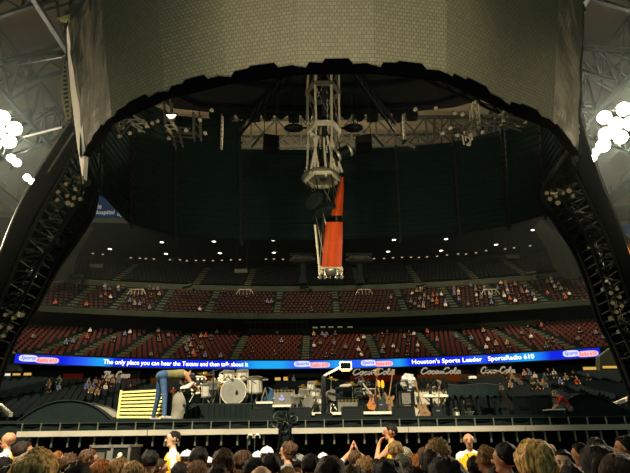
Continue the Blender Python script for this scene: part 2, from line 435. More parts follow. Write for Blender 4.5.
# pale upper-deck boards hung below the soffit
for px, py, Y, lb in ((96, 266, 88, 'pale lettering board at the left end of the upper deck'), (241, 271, 90, 'pale board in the upper deck left of the orange pylon'), (513, 256.5, 90, 'pale board at the right end of the upper deck')):
    c = P(px, py, Y); t = thing('hanging_board', lb, 'board', c)
    mb = MB(); mb.box(c, (2.4, .2, .75)); mb.build('board_panel', 'sign_grey', t)
    for s in (-1, 1): MB().cyl(c + Vector((s * 1, 0, .3)), c + Vector((s * 1, 0, 6)), .03).build('hanger', 'dull_steel', t)
# speaker pods standing either side of the pylon, far behind it
for px, lb in ((303, 'grey winged pod on a post behind the pylon, left of the orange cloth'), (359, 'grey winged pod on a post behind the pylon, right of the orange cloth')):
    c = P(px, 260, 86); t = thing('speaker_pod', lb, 'speaker', (c.x, c.y, zat(287, 86)))
    mb = MB(); mb.ball(c, 1, 14, sc=(2.6, 1.0, .95)); mb.build('shell', 'dull_steel', t, smooth=True)
    mb = MB()
    for i in range(5): mb.lathe(c + Vector((-1.6 + i * .8, -.85, .15)), [(.28, 0), (.3, -.12), (.2, -.16)], 10, axis=(0, 1, 0))
    mb.build('cone', 'dull_steel', t)
    mb = MB(); mb.lathe((c.x, c.y, c.z), [(.9, -4.6), (.5, -3), (.5, -.6)], 10); mb.build('post', 'concrete_dark', t)
    mb = MB(); mb.bar(c + Vector((-2.4, 0, .95)), c + Vector((2.4, 0, .95)), .12); mb.bar(c + Vector((-2.4, -.2, 1.2)), c + Vector((2.4, -.2, 1.2)), .06); mb.build('top_rail', 'dull_steel', t)
# white stair rails at the front of the upper deck
for px, lb in ((137, 'leftmost pale arched rail along the upper concourse'), (245, 'pale arched rail left of the pylon on the upper concourse'), (364, 'pale arched rail right of the pylon on the upper concourse'), (490, 'rightmost pale arched rail along the upper concourse')):
    Y = 87.6 - abs(px - 315) * .045
    c = P(px, 291.5, Y); t = thing('stair_rail', lb, 'rail', c)
    mb = MB(); q = [c + Vector(v) for v in ((-1.5, -.1, -.5), (-1.0, -.1, .35), (1.0, -.1, .35), (1.5, -.1, -.5))]
    mb.tube(q, .07, 6); mb.build('handrail', 'cream', t)
    for s in (-.9, -.3, .3, .9): MB().cyl(c + Vector((s, -.1, -.6)), c + Vector((s, -.1, .33)), .035, n=6).build('baluster', 'cream', t)
# equipment clusters standing on the upper concourse rail
for px, py, lb in ((78, 282, 'dark followspot stand at the left end of the upper concourse'), (188, 290.5, 'dark followspot stand left of centre on the upper concourse'), (421, 289, 'dark followspot stand right of centre on the upper concourse'), (531, 278, 'dark followspot stand at the right end of the upper concourse'), (305, 291, 'small followspot stand on the upper concourse under the pylon')):
    Y = 87.5 - abs(px - 315) * .04; c = P(px, py, Y); t = thing('followspot', lb, 'spotlight', c)
    mb = MB(); mb.cyl(c + Vector((-.9, -.4, .5)), c + Vector((.7, -.5, .8)), .35, .3); mb.build('barrel', 'dull_steel', t)
    mb = MB(); mb.cyl(c + Vector((0, -.4, -.9)), c + Vector((0, -.4, .5)), .08); mb.bar(c + Vector((-1.4, -.3, -.1)), c + Vector((1.4, -.3, -.1)), .08); mb.bar(c + Vector((-1.2, -.3, -.9)), c + Vector((-1.2, -.3, .3)), .06); mb.bar(c + Vector((1.2, -.3, -.9)), c + Vector((1.2, -.3, .3)), .06); mb.build('stand', 'dull_steel', t)
    mb = MB(); mb.ball(c + Vector((1.0, -.3, .1)), .3, 8); mb.build('counterweight', 'black_metal', t)
# suite windows with pale mullions
x0, x1 = PX(245, 326, 84), PX(307, 326, 84)
w = thing('window_1', None, None, ((x0 + x1) / 2, 84.2, zat(331, 84.2))); del w['_o']; w['_o'] = (0, 0, 0); w.location = (0, 0, 0); w['kind'] = 'structure'
mb = MB(); zz0, zz1 = zat(331, 84.2), zat(321.5, 84.2)
mb.box(((x0 + x1) / 2, 84.35, (zz0 + zz1) / 2), (x1 - x0, .06, zz1 - zz0)); mb.build('pane', 'sign_black', w)
mb = MB()
for i in range(13): mb.box((lerp(x0, x1, i / 12), 84.2, (zz0 + zz1) / 2), (.2, .2, zz1 - zz0))
mb.build('mullion', 'concrete', w)
mb = MB()
mb.box(((x0 + x1) / 2, 84.2, zz1), (x1 - x0 + .3, .25, .2)); mb.box(((x0 + x1) / 2, 84.2, zz0), (x1 - x0 + .3, .25, .2)); mb.build('window_frame', 'concrete', w)
# glowing lamps inside the suites
for i, (px, py) in enumerate(((315, 327.5), (323, 327), (331, 327), (340, 327), (350, 327), (428, 326), (436, 325.5), (68, 323), (80, 324), (92, 325), (100, 328))):
    c = P(px, py, 84.05 + (.0 if abs(px - 315) < 140 else -3.5)); mb = MB(); mb.box(c, (.85, .1, .2)); o = mb.build('suite_lamp', 'suite_glow', origin=c)
    tag(o, 'dim amber lamp strip glowing inside the dark suites above the middle tier', 'lamp', 'dim lamp strips in the suites')
# side walls, ceiling and roof steel
mb = MB(); mb.box((-62, 45, 20), (1, 150, 46)); struct(mb.build('wall_left', 'concrete_dark'))
mb = MB(); mb.box((62, 45, 20), (1, 150, 46)); struct(mb.build('wall_right', 'concrete_dark'))
ZR = 66
mb = MB()
for sx in (-1, 1):
    for j in range(9):
        y0 = -20 + j * 16
        G = [[Vector((sx * x, y, z)) for x, z in ((62, 42), (58, 52), (48, 60), (34, ZR), (0, ZR + 3))] for y in (y0, y0 + 16)]
        mb.quadgrid(G)
struct(mb.build('ceiling', 'roof_panel'))
def truss(name, a, b, depth, bay, r=.28, m='roof_steel', side=(0, 0, 1), cross=True, kind='structure'):
    a, b = Vector(a), Vector(b); D = Vector(side) * depth; L = (b - a).length; n = max(2, int(L / bay)); mb = MB()
    mb.bar(a, b, r * 2); mb.bar(a + D, b + D, r * 2)
    for i in range(n + 1):
        p = a.lerp(b, i / n); mb.bar(p, p + D, r * 1.2)
        if i < n:
            q = a.lerp(b, (i + 1) / n)
            if cross or i % 2 == 0: mb.bar(p, q + D, r)
            if cross or i % 2: mb.bar(p + D, q, r)
    o = mb.build(name, m)
    if kind: o['kind'] = kind
    return o
truss('roof_truss', (-60, 88, 57.6), (60, 88, 57.6), 6.8, 5.2, .3)
truss('roof_truss', (-60, 96, 60), (60, 96, 60), 5.5, 5.2, .2)
for x in (-36, 36, -46, 46): truss('roof_truss', (x, -10, 55 if abs(x) < 40 else 50), (x, 110, 55 if abs(x) < 40 else 50), 8, 6, .32)
for y in (38, 50, 62, 76): 
    for s in (-1, 1): truss('roof_truss', (s * 60, y, 46), (s * 28, y, 60), 6, 5, .24, side=(0, 0, 1))
for y in (44, 57, 70):
    for s in (-1, 1): truss('roof_truss', (s * 60, y - 3, 49), (s * 34, y + 6, 60), 3, 3.4, .14, side=(0, .6, .8))
# sloping catwalk under each row of floodlights
for s in (-1, 1):
    mb = MB(); mb.bar((s * 53, 30, 41), (s * 53, 90, 41), 2.4, .5)
    for j in range(21): mb.bar((s * 51.9, 30 + j * 3, 41), (s * 51.9, 30 + j * 3, 42.4), .08)
    mb.bar((s * 51.9, 30, 42.4), (s * 51.9, 90, 42.4), .1)
    struct(mb.build('catwalk', 'roof_steel'))
# floodlights
def flood(px, py, Y, size, m, label, n=3, axis=None):
    c = P(px, py, Y); t = thing('flood_light', label, 'floodlight', c)
    d = (Vector((0, 24, 12)) - c).normalized(); q = (Vector((0, 0, CZ)) - c).normalized(); d = (d * .35 + q * .65).normalized()
    t_, u, w = MB().frame((0, 0, 0), d)
    mh = MB(); ml = MB()
    for (a, b) in axis:
        o = c + u * (a * size) + w * (b * size)
        mh.lathe(o - d * (size * .9), [(size * .3, 0), (size * .5, size * .3), (size * .56, size * .84), (size * .5, size * .86)], 14, axis=d)
        ml.lathe(o, [(size * .5, -.05), (size * .49, 0), (size * .2, size * .1), (.01, size * .11)], 14, axis=d)  # lenses oversized and packed to stand in for glare round the lamps
    mh.build('reflector', 'dull_steel', t); ml.build('lens', m, t)
    mb = MB(); mb.bar(c - d * size * .6, c - d * size * .6 - Vector((0, 0, size * 1.6)), .2); mb.bar(c - d * size * .9 - u * size, c - d * size * .9 + u * size, .16); mb.build('yoke', 'roof_steel', t)
    return c
FL = [flood(-2, 131, 62, 1.9, 'flood_glow', 'large cluster of glaring floodlights at the far left edge', axis=((0, 0), (-.9, .5), (.9, .4), (0, 1.1), (0, -1.1), (-1, -.6))),
      flood(14, 160.5, 68, 1.15, 'flood_small', 'glaring floodlight, middle of the left row', axis=((-.4, .2), (.4, -.2))),
      flood(30, 180, 74, 1.1, 'flood_small', 'glaring floodlight, lowest of the left row', axis=((-.4, .2), (.45, -.25))),
      flood(616, 124, 62, 1.85, 'flood_glow', 'large cluster of glaring floodlights at the far right edge', axis=((0, 0), (.9, .5), (-.8, -.9), (0, 1.1), (.6, -.8), (1.3, 1.3), (-.9, .3))),
      flood(594, 155, 72, 1.1, 'flood_small', 'small glaring floodlight beside the right sheet of the screen', axis=((-.4, -.4), (.3, .4)))]
# blue hospital board and blank blue board above the roof lip
def board(x0, y0, x1, y1, Y, label, lines=()):
    a, b = P(x0, y1, Y), P(x1, y0, Y); c = (a + b) / 2
    t = thing('advert_board', label, 'board', (c.x, c.y, a.z))
    mb = MB(); mb.box((c.x, c.y, c.z), (b.x - a.x, .3, b.z - a.z)); mb.build('board_face', 'sign_blue', t)
    for z in (a.z, b.z): MB().box((c.x, c.y, z), (b.x - a.x + .4, .5, .3)).build('board_frame', 'fascia', t)
    for s, lx0, ly0, lx1, ly1 in lines:
        v, f, ar = text_flat(s); p, q = P(lx0, ly1, Y), P(lx1, ly0, Y); mb = MB()
        mb.add([(lerp(p.x, q.x, x), c.y - .2 - z, lerp(p.z, q.z, y)) for x, y, z in v], f); mb.build('lettering', 'sign_text', t)
    return t
board(82, 188, 150, 220, 86, 'blue hospital advert board glimpsed between left leg and screen', (('The', 94.5, 204, 102.5, 209.5), ('Hospital', 93.5, 210.5, 115, 216), ('by', 117.5, 212, 124, 217.5)))
board(500, 190, 548, 214, 86, 'plain blue board glimpsed between right leg and screen')
board(624, 223, 640, 236, 58, 'small blue video board on the wall at the right edge')
# ------------------------------------------------------------------ ribbon board
RR, RK = 69.9, .08
rz0, rz1 = zat(368.4, RR), zat(360.6, RR)
def th_px(px, r=RR, py=362, k=RK):
    lo, hi = -.75, .75
    z = zat(364, r)
    def proj(th):
        d = pol(th, r, z, k) - Vector((0, 0, CZ)); return 315 + d.dot(RV) / d.dot(FW) * F
    for _ in range(40):
        mid = (lo + hi) / 2
        if proj(mid) < px: lo = mid
        else: hi = mid
    return lo
def led_mat(stops):
    m = bpy.data.materials.new('led_blue_field'); m.use_nodes = True; nt = m.node_tree; nt.nodes.clear()
    e = nt.nodes.new('ShaderNodeEmission'); o = nt.nodes.new('ShaderNodeOutputMaterial'); uv = nt.nodes.new('ShaderNodeUVMap'); sx = nt.nodes.new('ShaderNodeSeparateXYZ')
    r = nt.nodes.new('ShaderNodeValToRGB'); e.inputs['Strength'].default_value = 1.15
    nt.links.new(uv.outputs['UV'], sx.inputs[0]); nt.links.new(sx.outputs['X'], r.inputs['Fac']); nt.links.new(r.outputs['Color'], e.inputs['Color']); nt.links.new(e.outputs[0], o.inputs['Surface'])
    el = r.color_ramp.elements
    while len(el) < len(stops): el.new(.5)
    for q, (p, c) in zip(el, stops): q.position = p; q.color = lin(c) + (1,)
    return m
BL, CY, LB = '1226d8', '1ea0e8', '2a5ce8'
LED = led_mat([((p - 15) / 585, c) for p, c in ((15, BL), (58, BL), (75, LB), (92, CY), (104, BL), (225, BL), (250, CY), (276, CY), (292, LB), (322, LB), (338, CY), (352, LB), (392, LB), (404, CY), (416, BL), (470, BL), (488, LB), (500, BL), (536, CY), (556, BL), (600, BL))])
def ribbon(px0, px1, label):
    t0, t1 = th_px(px0), th_px(px1); n = max(4, int(abs(px1 - px0) / 8)); t = thing('ribbon_board', label, 'led board', pol((t0 + t1) / 2, RR, rz0, RK))
    mb = MB(); uvs = []
    G = []
    for z in (rz0, rz1):
        row = []
        for i in range(n + 1):
            th = lerp(t0, t1, i / n); row.append(pol(th, RR, z, RK)); uvs.append(((px0 + (px1 - px0) * i / n - 15) / 585, 0 if z == rz0 else 1))
        G.append(row)
    mb.quadgrid(G); mb.build('led_face', LED, t, uvs=uvs)
    mb = MB()
    for z in (rz0 - .06, rz1 + .06):
        mb.quadgrid([[pol(lerp(t0, t1, i / n), r, zz, RK) for i in range(n + 1)] for r, zz in ((RR + .3, z - .06), (RR - .04, z - .06), (RR - .04, z + .06), (RR + .3, z + .06))])
    mb.build('board_frame', 'black_metal', t)
    return t
rb = ribbon(15, 600, 'long curved blue ribbon board with white scrolling sports radio text')
rb2 = ribbon(625.5, 660, 'short end of a blue ribbon board at the right edge of the stands')
def led_text(s, px0, px1, m, name, y0=.1, y1=.82, shear=0, lift=.06):
    v, f, ar = text_flat(s, .01, shear); t0, t1 = th_px(px0), th_px(px1); mb = MB()
    mb.add([pol(lerp(t0, t1, x), RR - lift - z, lerp(rz0, rz1, lerp(y0, y1, y)), RK) for x, y, z in v], f)
    return mb.build(name, m, rb)
led_text('The only place you can hear the Texans and then talk about it', 103.5, 248, 'led_text', 'lettering')
led_text("Houston's Sports Leader", 412, 482, 'led_text', 'lettering')
led_text('SportsRadio 610', 488, 534, 'led_text', 'lettering')
def oval(px0, px1, m, y0, y1, lift):
    t0, t1 = th_px(px0), th_px(px1); tc, a = (t0 + t1) / 2, (t1 - t0) / 2; mb = MB(); n = 28; pts = []
    h = (rz1 - rz0)
    for i in range(n):
        c, s_ = math.cos(2 * PI * i / n), math.sin(2 * PI * i / n)
        c = math.copysign(abs(c) ** .6, c); s_ = math.copysign(abs(s_) ** .6, s_)
        pts.append(pol(tc + a * c, RR - lift, rz0 + h * (lerp(y0, y1, .5) + (y1 - y0) / 2 * s_), RK))
    mb.prism(pts, (0, -.02, 0)); return mb.build('logo', m, rb)
for a, b in ((19, 59), (294, 330), (361, 393), (563, 598)):
    oval(a + (b - a) * .40, b, 'led_pink', .08, .78, .03)
    oval(a, a + (b - a) * .46, 'led_oval', .2, .95, .05)
    led_text('Sports', a + (b - a) * .05, a + (b - a) * .42, 'led_blue', 'lettering', .3, .85, .2, .09)
    led_text('Radio 610', a + (b - a) * .46, a + (b - a) * .95, 'led_red', 'lettering', .2, .66, 0, .09)
# lit fascia boards below the ribbon: script lettering over red and orange panels
SY0, SY1 = 376, 370
SCRIPT = {  # hand-drawn cola script in a unit box, strokes as polylines
 'C': ([(.95, .8), (.75, 1), (.4, .95), (.1, .55), (.1, .2), (.4, 0), (.8, .15), (1.0, .3)], 1.0),
 'o': ([(.55, .5), (.2, .5), (.05, .2), (.25, 0), (.5, .15), (.55, .4), (.4, .5), (.7, .45)], .62),
 'c': ([(.55, .42), (.3, .5), (.05, .2), (.25, 0), (.65, .18)], .6),
 'a': ([(.55, .45), (.25, .5), (.05, .2), (.2, 0), (.5, .25), (.58, .5), (.55, .1), (.75, .08)], .72),
 'l': ([(0, .1), (.35, .75), (.3, 1), (.12, .85), (.12, .15), (.3, 0), (.5, .15)], .45),
 '-': ([(.05, .3), (.4, .34)], .5), ' ': (None, .5),
 'T': ([(0, .85), (.3, 1), (1.0, .95), (.6, .95), (.45, .3), (.3, 0), (.1, .05)], .9),
 'h': ([(0, .1), (.3, .75), (.28, 1), (.12, .8), (.1, 0), (.3, .45), (.5, .4), (.48, .05), (.65, .1)], .65),
 'e': ([(.05, .22), (.45, .32), (.4, .5), (.15, .45), (.05, .2), (.25, 0), (.6, .15)], .58)}
def sign_y(px, r=71.9): return pol(th_px(px, r), r, 0, .08).y
def script_board(word, px0, px1, back, px2, px3, label):
    mid = (px0 + px1) / 2; Y = sign_y((px2 + px3) / 2); c = P(mid, 378, Y); t = thing('fascia_sign', label, 'sign', c)
    a, b = P(px2, 383, Y), P(px3, 375.8, Y); mb = MB(); mb.box(((a.x + b.x) / 2, Y, (zat(383, Y) + zat(376.2, Y)) / 2), (b.x - a.x, .2, zat(376.2, Y) - zat(383, Y))); mb.build('lit_panel', back, t)
    mb = MB(); mb.box(((a.x + b.x) / 2, Y + .02, (zat(375.8, Y) + zat(368.2, Y)) / 2), (b.x - a.x, .16, zat(368.2, Y) - zat(376, Y))); mb.build('dark_panel', 'sign_black', t)
    W = sum(SCRIPT[ch][1] for ch in word); x = 0; xa, xb = PX(px0, 372, Y), PX(px1, 372, Y); z0, z1 = zat(375.6, Y), zat(369.3, Y); mb = MB()
    for ch in word:
        st, w = SCRIPT[ch]
        if st:
            pts = [Vector((lerp(xa, xb, (x + q[0] + q[1] * .25) / (W + .3)), Y - .2, lerp(z0, z1, q[1]))) for q in st]
            mb.tube(pts, .10, 5)
        x += w
    mb.build('script_lettering', 'script_glow', t)
    return t
script_board('Coca-Cola', 352, 396, 'red_back', 350, 412, 'red fascia sign with cream cola script right of the boom monitor')
script_board('Coca-Cola', 420, 462, 'orange_back', 418, 470, 'orange fascia sign with cream cola script above the pale amplifiers')
script_board('Coca-Cola', 480, 516, 'orange_back', 478, 532, 'orange fascia sign with cream cola script above the covered keyboard table')
script_board('The Coca', 104, 132, 'red_back', 92, 140, 'dark red fascia sign with cream script above the yellow slatted panel')
script_board('Coca-Cola', 160, 196, 'orange_back', 144, 214, 'orange fascia sign with cream cola script behind the bending man')
script_board('Cola', 218, 250, 'red_back', 216, 256, 'red fascia sign with cream script behind the bass drum')
def strip_sign(px0, py0, px1, py1, Y, m, name, label, cat):
    a, b = P(px0, py1, Y), P(px1, py0, Y); c = (a + b) / 2; t = thing(name, label, cat, (c.x, c.y, a.z))
    mb = MB(); mb.box(c, (b.x - a.x, .25, b.z - a.z)); mb.build('lit_panel', m, t)
    mb = MB(); mb.box(c + Vector((0, .02, (b.z - a.z) / 2 + .06)), (b.x - a.x + .2, .4, .1)); mb.box(c + Vector((0, .02, -(b.z - a.z) / 2 - .06)), (b.x - a.x + .2, .4, .1)); mb.build('sign_frame', 'dull_steel', t)
strip_sign(-4, 373.5, 10, 376, 60, 'concession_white', 'concession_sign', 'white lit concession strip at the far left edge', 'sign')
strip_sign(13, 373.5, 20, 375.5, 61, 'concession_warm', 'concession_sign', 'amber lit concession strip near the left edge', 'sign')
strip_sign(24, 373, 31, 375.5, 62, 'concession_warm', 'concession_sign', 'amber lit concession strip under the left end of the ribbon', 'sign')
strip_sign(584, 367, 600, 370, 62, 'concession_warm', 'concession_sign', 'long amber lit concession strip under the right end of the ribbon', 'sign')
strip_sign(603, 366, 616, 368.5, 61, 'concession_warm', 'concession_sign', 'amber lit concession strip right of the ribbon end', 'sign')
strip_sign(620, 361, 628, 365.5, 60, 'concession_warm', 'concession_sign', 'small square amber concession sign at the right edge', 'sign')
strip_sign(63, 374, 83, 380, sign_y(73), 'red_back', 'concession_sign', 'plain red lit panel under the left part of the ribbon', 'sign')
strip_sign(505, 369, 526, 375, 71.6, 'sign_text', 'concession_sign', 'small pale lettered panel above the dark cases', 'sign') if False else None
strip_sign(288, 373.8, 322, 377.5, 70.5, 'sign_grey', 'counter', 'pale curved counter top in the lower stand left of the boom monitor', 'counter')
# concourse wing walls that close the ribbon at both ends
mb = MB(); mb.prism([P(-6, 338, 62), P(18, 357, 62), P(18, 371, 62), P(-6, 371, 62)], (0, 1.0, 0)); struct(mb.build('trim_2', 'concrete'))
mb = MB(); mb.prism([P(600, 356, 61), P(624, 338, 61), P(640, 338, 61), P(640, 372, 61), P(600, 372, 61)], (0, 1.0, 0)); struct(mb.build('trim_3', 'concrete'))
mb = MB(); mb.box((P(46, 374, 73).x, 71.5, zat(377, 72)), (3.6, .3, 1.6)); struct(mb.build('trim_4', 'concrete'))
# pale stair rail low at the left
for a_, b_, c_, d_, m_, lb in ((275, 377.5, 280.5, 380.5, 'concession_warm', 'left of two small amber panels behind the emblem amplifier'), (283.5, 377, 288, 380.5, 'concession_warm', 'right of two small amber panels behind the emblem amplifier'), (262, 378.5, 268, 380.5, 'sign_text', 'small pale panel behind the blue tarpaulin'), (331, 379.5, 338, 381, 'concession_warm', 'small amber panel behind the monitor box, right of the boom pole'), (440, 371, 444, 374, 'sign_text', 'small pale panel between two cola signs above the pale amplifiers')):
    strip_sign(a_, b_, c_, d_, sign_y((a_ + c_) / 2) - .6, m_, 'concession_sign', lb, 'sign')
t = thing('hand_rail', 'pale sloping stair rail in the lower bowl at the left edge', 'rail', P(0, 410, 40))
mb = MB(); mb.bar(P(-4, 402, 44), P(11, 415, 38), .25); mb.build('top_rail', 'cream', t)
mb = MB()
for q in (.15, .5, .85): p = P(-4, 402, 44).lerp(P(11, 415, 38), q); mb.bar(p, p - Vector((0, 0, 1.0)), .1)
mb.build('rail_post', 'dull_steel', t)
t = thing('hand_rail', 'pale sloping stair rail in the lower bowl at the right edge', 'rail', P(620, 405, 40))
mb = MB(); mb.bar(P(634, 396, 44), P(615, 404, 40), .25); mb.build('top_rail', 'cream', t)
mb = MB()
for q in (.15, .5, .85): p = P(634, 396, 44).lerp(P(615, 404, 40), q); mb.bar(p, p - Vector((0, 0, 1.0)), .1)
mb.build('rail_post', 'dull_steel', t)

# ------------------------------------------------------------------ the video screen: a flared cylinder hung over the stage
screen_mat('screen_face', '78765f', '55554a', .10)
screen_mat('screen_side', '716e5c', '5f5d4d', .35)
ZB, ZT = 16.75, 27.5
near = [(85, 155), (112, 120), (165, 95), (226, 80), (300, 70), (374, 69), (446, 77), (505, 106), (553, 126), (577, 155)]
far_ = [(567, 186), (547, 212), (510, 223), (460, 232), (400, 236), (320, 238), (240, 238), (175, 234), (130, 221), (98, 186)]
NB = [PZ(x, y, ZB) for x, y in near]; FB = [PZ(x, y, ZB) for x, y in far_]
CEN = Vector((1.0, 27.2, ZB))
def up(p, s, z):
    q = CEN + (p - CEN) * s; return Vector((q.x, q.y, z))
scr = thing('video_screen', 'huge grey tiled oval video screen hanging over the stage', 'video screen', tuple(CEN))
tops = {}
NT_ = [up(p, 1.18, ZT) for p in NB]
NT_[0] = PZ(66, 16, 25.6); NT_[-1] = PZ(583, 4, 26.2)
for i in range(len(NB) - 1):
    a, b, c, d = NB[i], NB[i + 1], NT_[i + 1], NT_[i]
    n = (b - a).cross(d - a).normalized(); n = n if n.y < 0 or True else n
    if n.dot(a - CEN) < 0: n = -n
    mb = MB(); n1, n2 = 10, 14; L = (b - a).length; H = (d - a).length; uvs = []
    G = []
    for u in range(n1 + 1):
        row = []
        for w in range(n2 + 1):
            p = a.lerp(b, u / n1).lerp(d.lerp(c, u / n1), w / n2)
            if i in (0, 8): p = p + n * (.10 * noise.noise(p * .55) + .06 * noise.noise(Vector((p.x * .8 + p.z, p.y, p.z * 2))))
            row.append(p); uvs.append((i * 7.3 + u / n1 * L, w / n2 * H))
        G.append(row)
    mb.quadgrid(G)
    k = len(mb.v); mb.add([p - n * .28 for r in G for p in r], [])
    uvs += uvs[:k]
    mm = n2 + 1
    ring = [j for j in range(mm)] + [u * mm + n2 for u in range(1, n1 + 1)] + [n1 * mm + w for w in range(n2 - 1, -1, -1)] + [u * mm for u in range(n1 - 1, 0, -1)]
    for q in range(len(ring)):
        r0, r1 = ring[q], ring[(q + 1) % len(ring)]; mb.f.append([r0, r1, r1 + k, r0 + k]); mb.m.append(0)
    for u in range(n1):
        for w in range(n2): mb.f.append([k + u * mm + w, k + (u + 1) * mm + w, k + (u + 1) * mm + w + 1, k + u * mm + w + 1]); mb.m.append(0)
    mb.build('screen_panel', 'screen_side' if i in (0, 8) else 'screen_face', scr, uvs=uvs)
    # ragged black bumper under each panel
    mb = MB(); ins = -n * .5
    def lowpt(f, z): q = a.lerp(b, f); return Vector((q.x, q.y, ZB)) + n * .12 + Vector((0, 0, z))
    pts = [lowpt(0, .12), lowpt(.08, .05), lowpt(.12, .34), lowpt(.30, .30 + .1 * (i % 2)), lowpt(.34, .52), lowpt(.66, .52), lowpt(.72, .22), lowpt(.9, .25), lowpt(1, .1), lowpt(1, -.12), lowpt(0, -.12)]
    mb.prism(pts, ins * .7); mb.build('bumper', 'void_black', scr)
# mesh tiles of the hexagon patch
# inside of the far wall: dark panels with louvres and hanging seams
FULL = [NB[-1]] + FB + [NB[0]]
for i in range(len(FULL) - 1):
    a, b = FULL[i], FULL[i + 1]
    side = not (3 <= i <= 6)
    zt = 25.4 if not side else 28.6
    s = 1.07 if not side else 1.12
    c, d = up(b, s, zt), up(a, s, zt)
    mid = (a + b) / 2; n = (CEN - mid); n.z = 0; n.normalize()
    mb = MB(); mb.prism([a, b, c, d], -n * .3)
    for j in range(1, 19):
        f = j / 19.5; p, q = a.lerp(d, f) + n * .08, b.lerp(c, f) + n * .08
        mb.bar(p, q, .12, .10)
    mb.build('rear_panel', 'rear_wall', scr)
    mb = MB(); mb.bar(a + n * .2 - Vector((0, 0, .5)), d + n * .2, .3, .22); mb.bar(a + n * .25 - Vector((0, 0, .7)), a + n * .25, .1)
    for j in range(1, 14): p = a.lerp(d, j / 14) + n * .36; mb.box(p, (.22, .1, .16))
    mb.build('seam_post', 'dull_steel', scr)
mb = MB()
for i in range(len(FULL) - 1): mb.bar(FULL[i] + Vector((0, 0, -.08)), FULL[i + 1] + Vector((0, 0, -.08)), .22, .2)
mb.build('bottom_rim', 'green_black', scr)
# dark roof of the claw above the screen
cl = thing('claw_canopy', 'black canopy closing the top of the oval screen ring', 'canopy', (CEN.x, CEN.y, 29.2))
ring = NB + FB
mb = MB(); pts = [up(p, 1.12, 29.3) for p in ring]; mb.prism(pts, (0, 0, 1.2)); mb.build('canopy_shell', 'black_cloth', cl)
mb = MB()
for k, s in enumerate((.35, .62, .9)):
    q = [up(p, s, 28.9 - .3 * k) for p in ring]
    for i in range(len(q)): mb.bar(q[i], q[(i + 1) % len(q)], .3)
mb.build('ring_truss', 'black_metal', cl)
for i in range(0, len(ring), 2):
    mb = MB(); a, b = up(ring[i], .2, 28.9), up(ring[i], 1.08, 28.0); mb.bar(a, b, .25); mb.bar(a - Vector((0, 0, 1)), b - Vector((0, 0, 1)), .16)
    for j in range(8): mb.bar(a.lerp(b, j / 8), a.lerp(b, (j + 1) / 8) - Vector((0, 0, 1)), .1)
    mb.build('spoke_truss', 'black_metal', cl)
mb = MB()
for j in range(16):
    f = j / 15; x = lerp(215, 412, f)
    p = P(x, 117 + 2 * math.sin(j * 2.3), 37.5); mb.box(p + Vector((0, 0, .9)), (.95, .8, 1.6 + .5 * (j % 3 == 0)))
    mb.cyl(p + Vector((0, 0, .2)), p + Vector((0, -.1, -.25)), .28, .34)
mb.build('lamp_fringe', 'black_cloth', cl)
# white perforated struts at both ends of the gap
for px, y0, y1, lb in ((222.5, 117, 149, 'white perforated strut at the left end of the lit gap'), (403, 115, 144, 'white perforated strut at the right end of the lit gap')):
    a, b = P(px, y0, 36.6), P(px + (1.5 if px > 300 else -1), y1, 36.4); t = thing('strut', lb, 'strut', b)
    mb = MB(); mb.bar(a, b, .26, .16); mb.build('strut_face', 'cream', t)
    for j in range(7): p = a.lerp(b, (j + .5) / 7) - Vector((0, .12, 0)); MB().box(p, (.1, .05, .1)).build('hole', 'black_metal', t)
t = thing('brace', 'short pale diagonal brace at the foot of the right strut', 'brace', P(410, 147, 36))
mb = MB(); mb.bar(P(404, 142, 36.2), P(417, 149, 35.8), .18); mb.build('tube', 'bright_steel', t)
mb = MB(); mb.box(P(404, 142, 36.2), (.4, .3, .3)); mb.box(P(417, 149, 35.8), (.35, .3, .25)); mb.build('clamp', 'dull_steel', t)
# black speaker boxes and oval lamps silhouetted before the gap
for px, py, w, h, lb in ((271, 141, 17, 17, 'black speaker box hanging before the lit gap, left of the pylon'), (364, 141, 17, 16, 'black speaker box hanging before the lit gap, right of the pylon')):
    c = P(px, py, 34); k = 34 / 460; t = thing('speaker_box', lb, 'speaker', c)
    s = 1 if px < 320 else -1
    mb = MB(); mb.prism([c + Vector((-w * k / 2, 0, h * k / 2 + .12 * s)), c + Vector((w * k / 2, 0, h * k / 2 - .12 * s)), c + Vector((w * k / 2, 0, -h * k / 2)), c + Vector((-w * k / 2, 0, -h * k / 2))], (0, 1, 0)); mb.build('cabinet', 'black_cloth', t)
    mb = MB(); mb.box(c + Vector((0, -.03, 0)), (w * k * .8, .06, h * k * .75)); mb.build('grille', 'black_metal', t)
    mb = MB(); mb.bar(c + Vector((-s * .6, .4, .5)), c + Vector((-s * .6, .4, 6)), .06); mb.bar(c + Vector((s * .4, .4, .5)), c + Vector((s * .4, .4, 6)), .06); mb.bar(c + Vector((s * -.7, -.1, .6)), c + Vector((s * -1.5, -.1, -.6)), .12); mb.build('hanger', 'dull_steel', t)
for px, lb in ((294, 'black oval lamp housing left of the pylon top'), (353.5, 'black oval lamp housing right of the pylon top')):
    c = P(px, 128, 30); t = thing('lamp_housing', lb, 'lamp', c)
    mb = MB(); mb.ball(c, 1, 14, sc=(.72, .4, .28)); mb.build('shell', 'black_metal', t, smooth=True)
    mb = MB(); mb.lathe(c + Vector((0, -.3, -.08)), [(.18, 0), (.2, -.12), (.02, -.14)], 12, axis=(0, 1, .3)); mb.build('lens', 'green_black', t)
    mb = MB(); mb.bar(c + Vector((0, 0, .25)), c + Vector((0, 0, 3.5)), .08); mb.bar(c, c + Vector(((1 if px < 320 else -1) * .9, 0, 0)), .1); mb.build('yoke', 'black_metal', t)
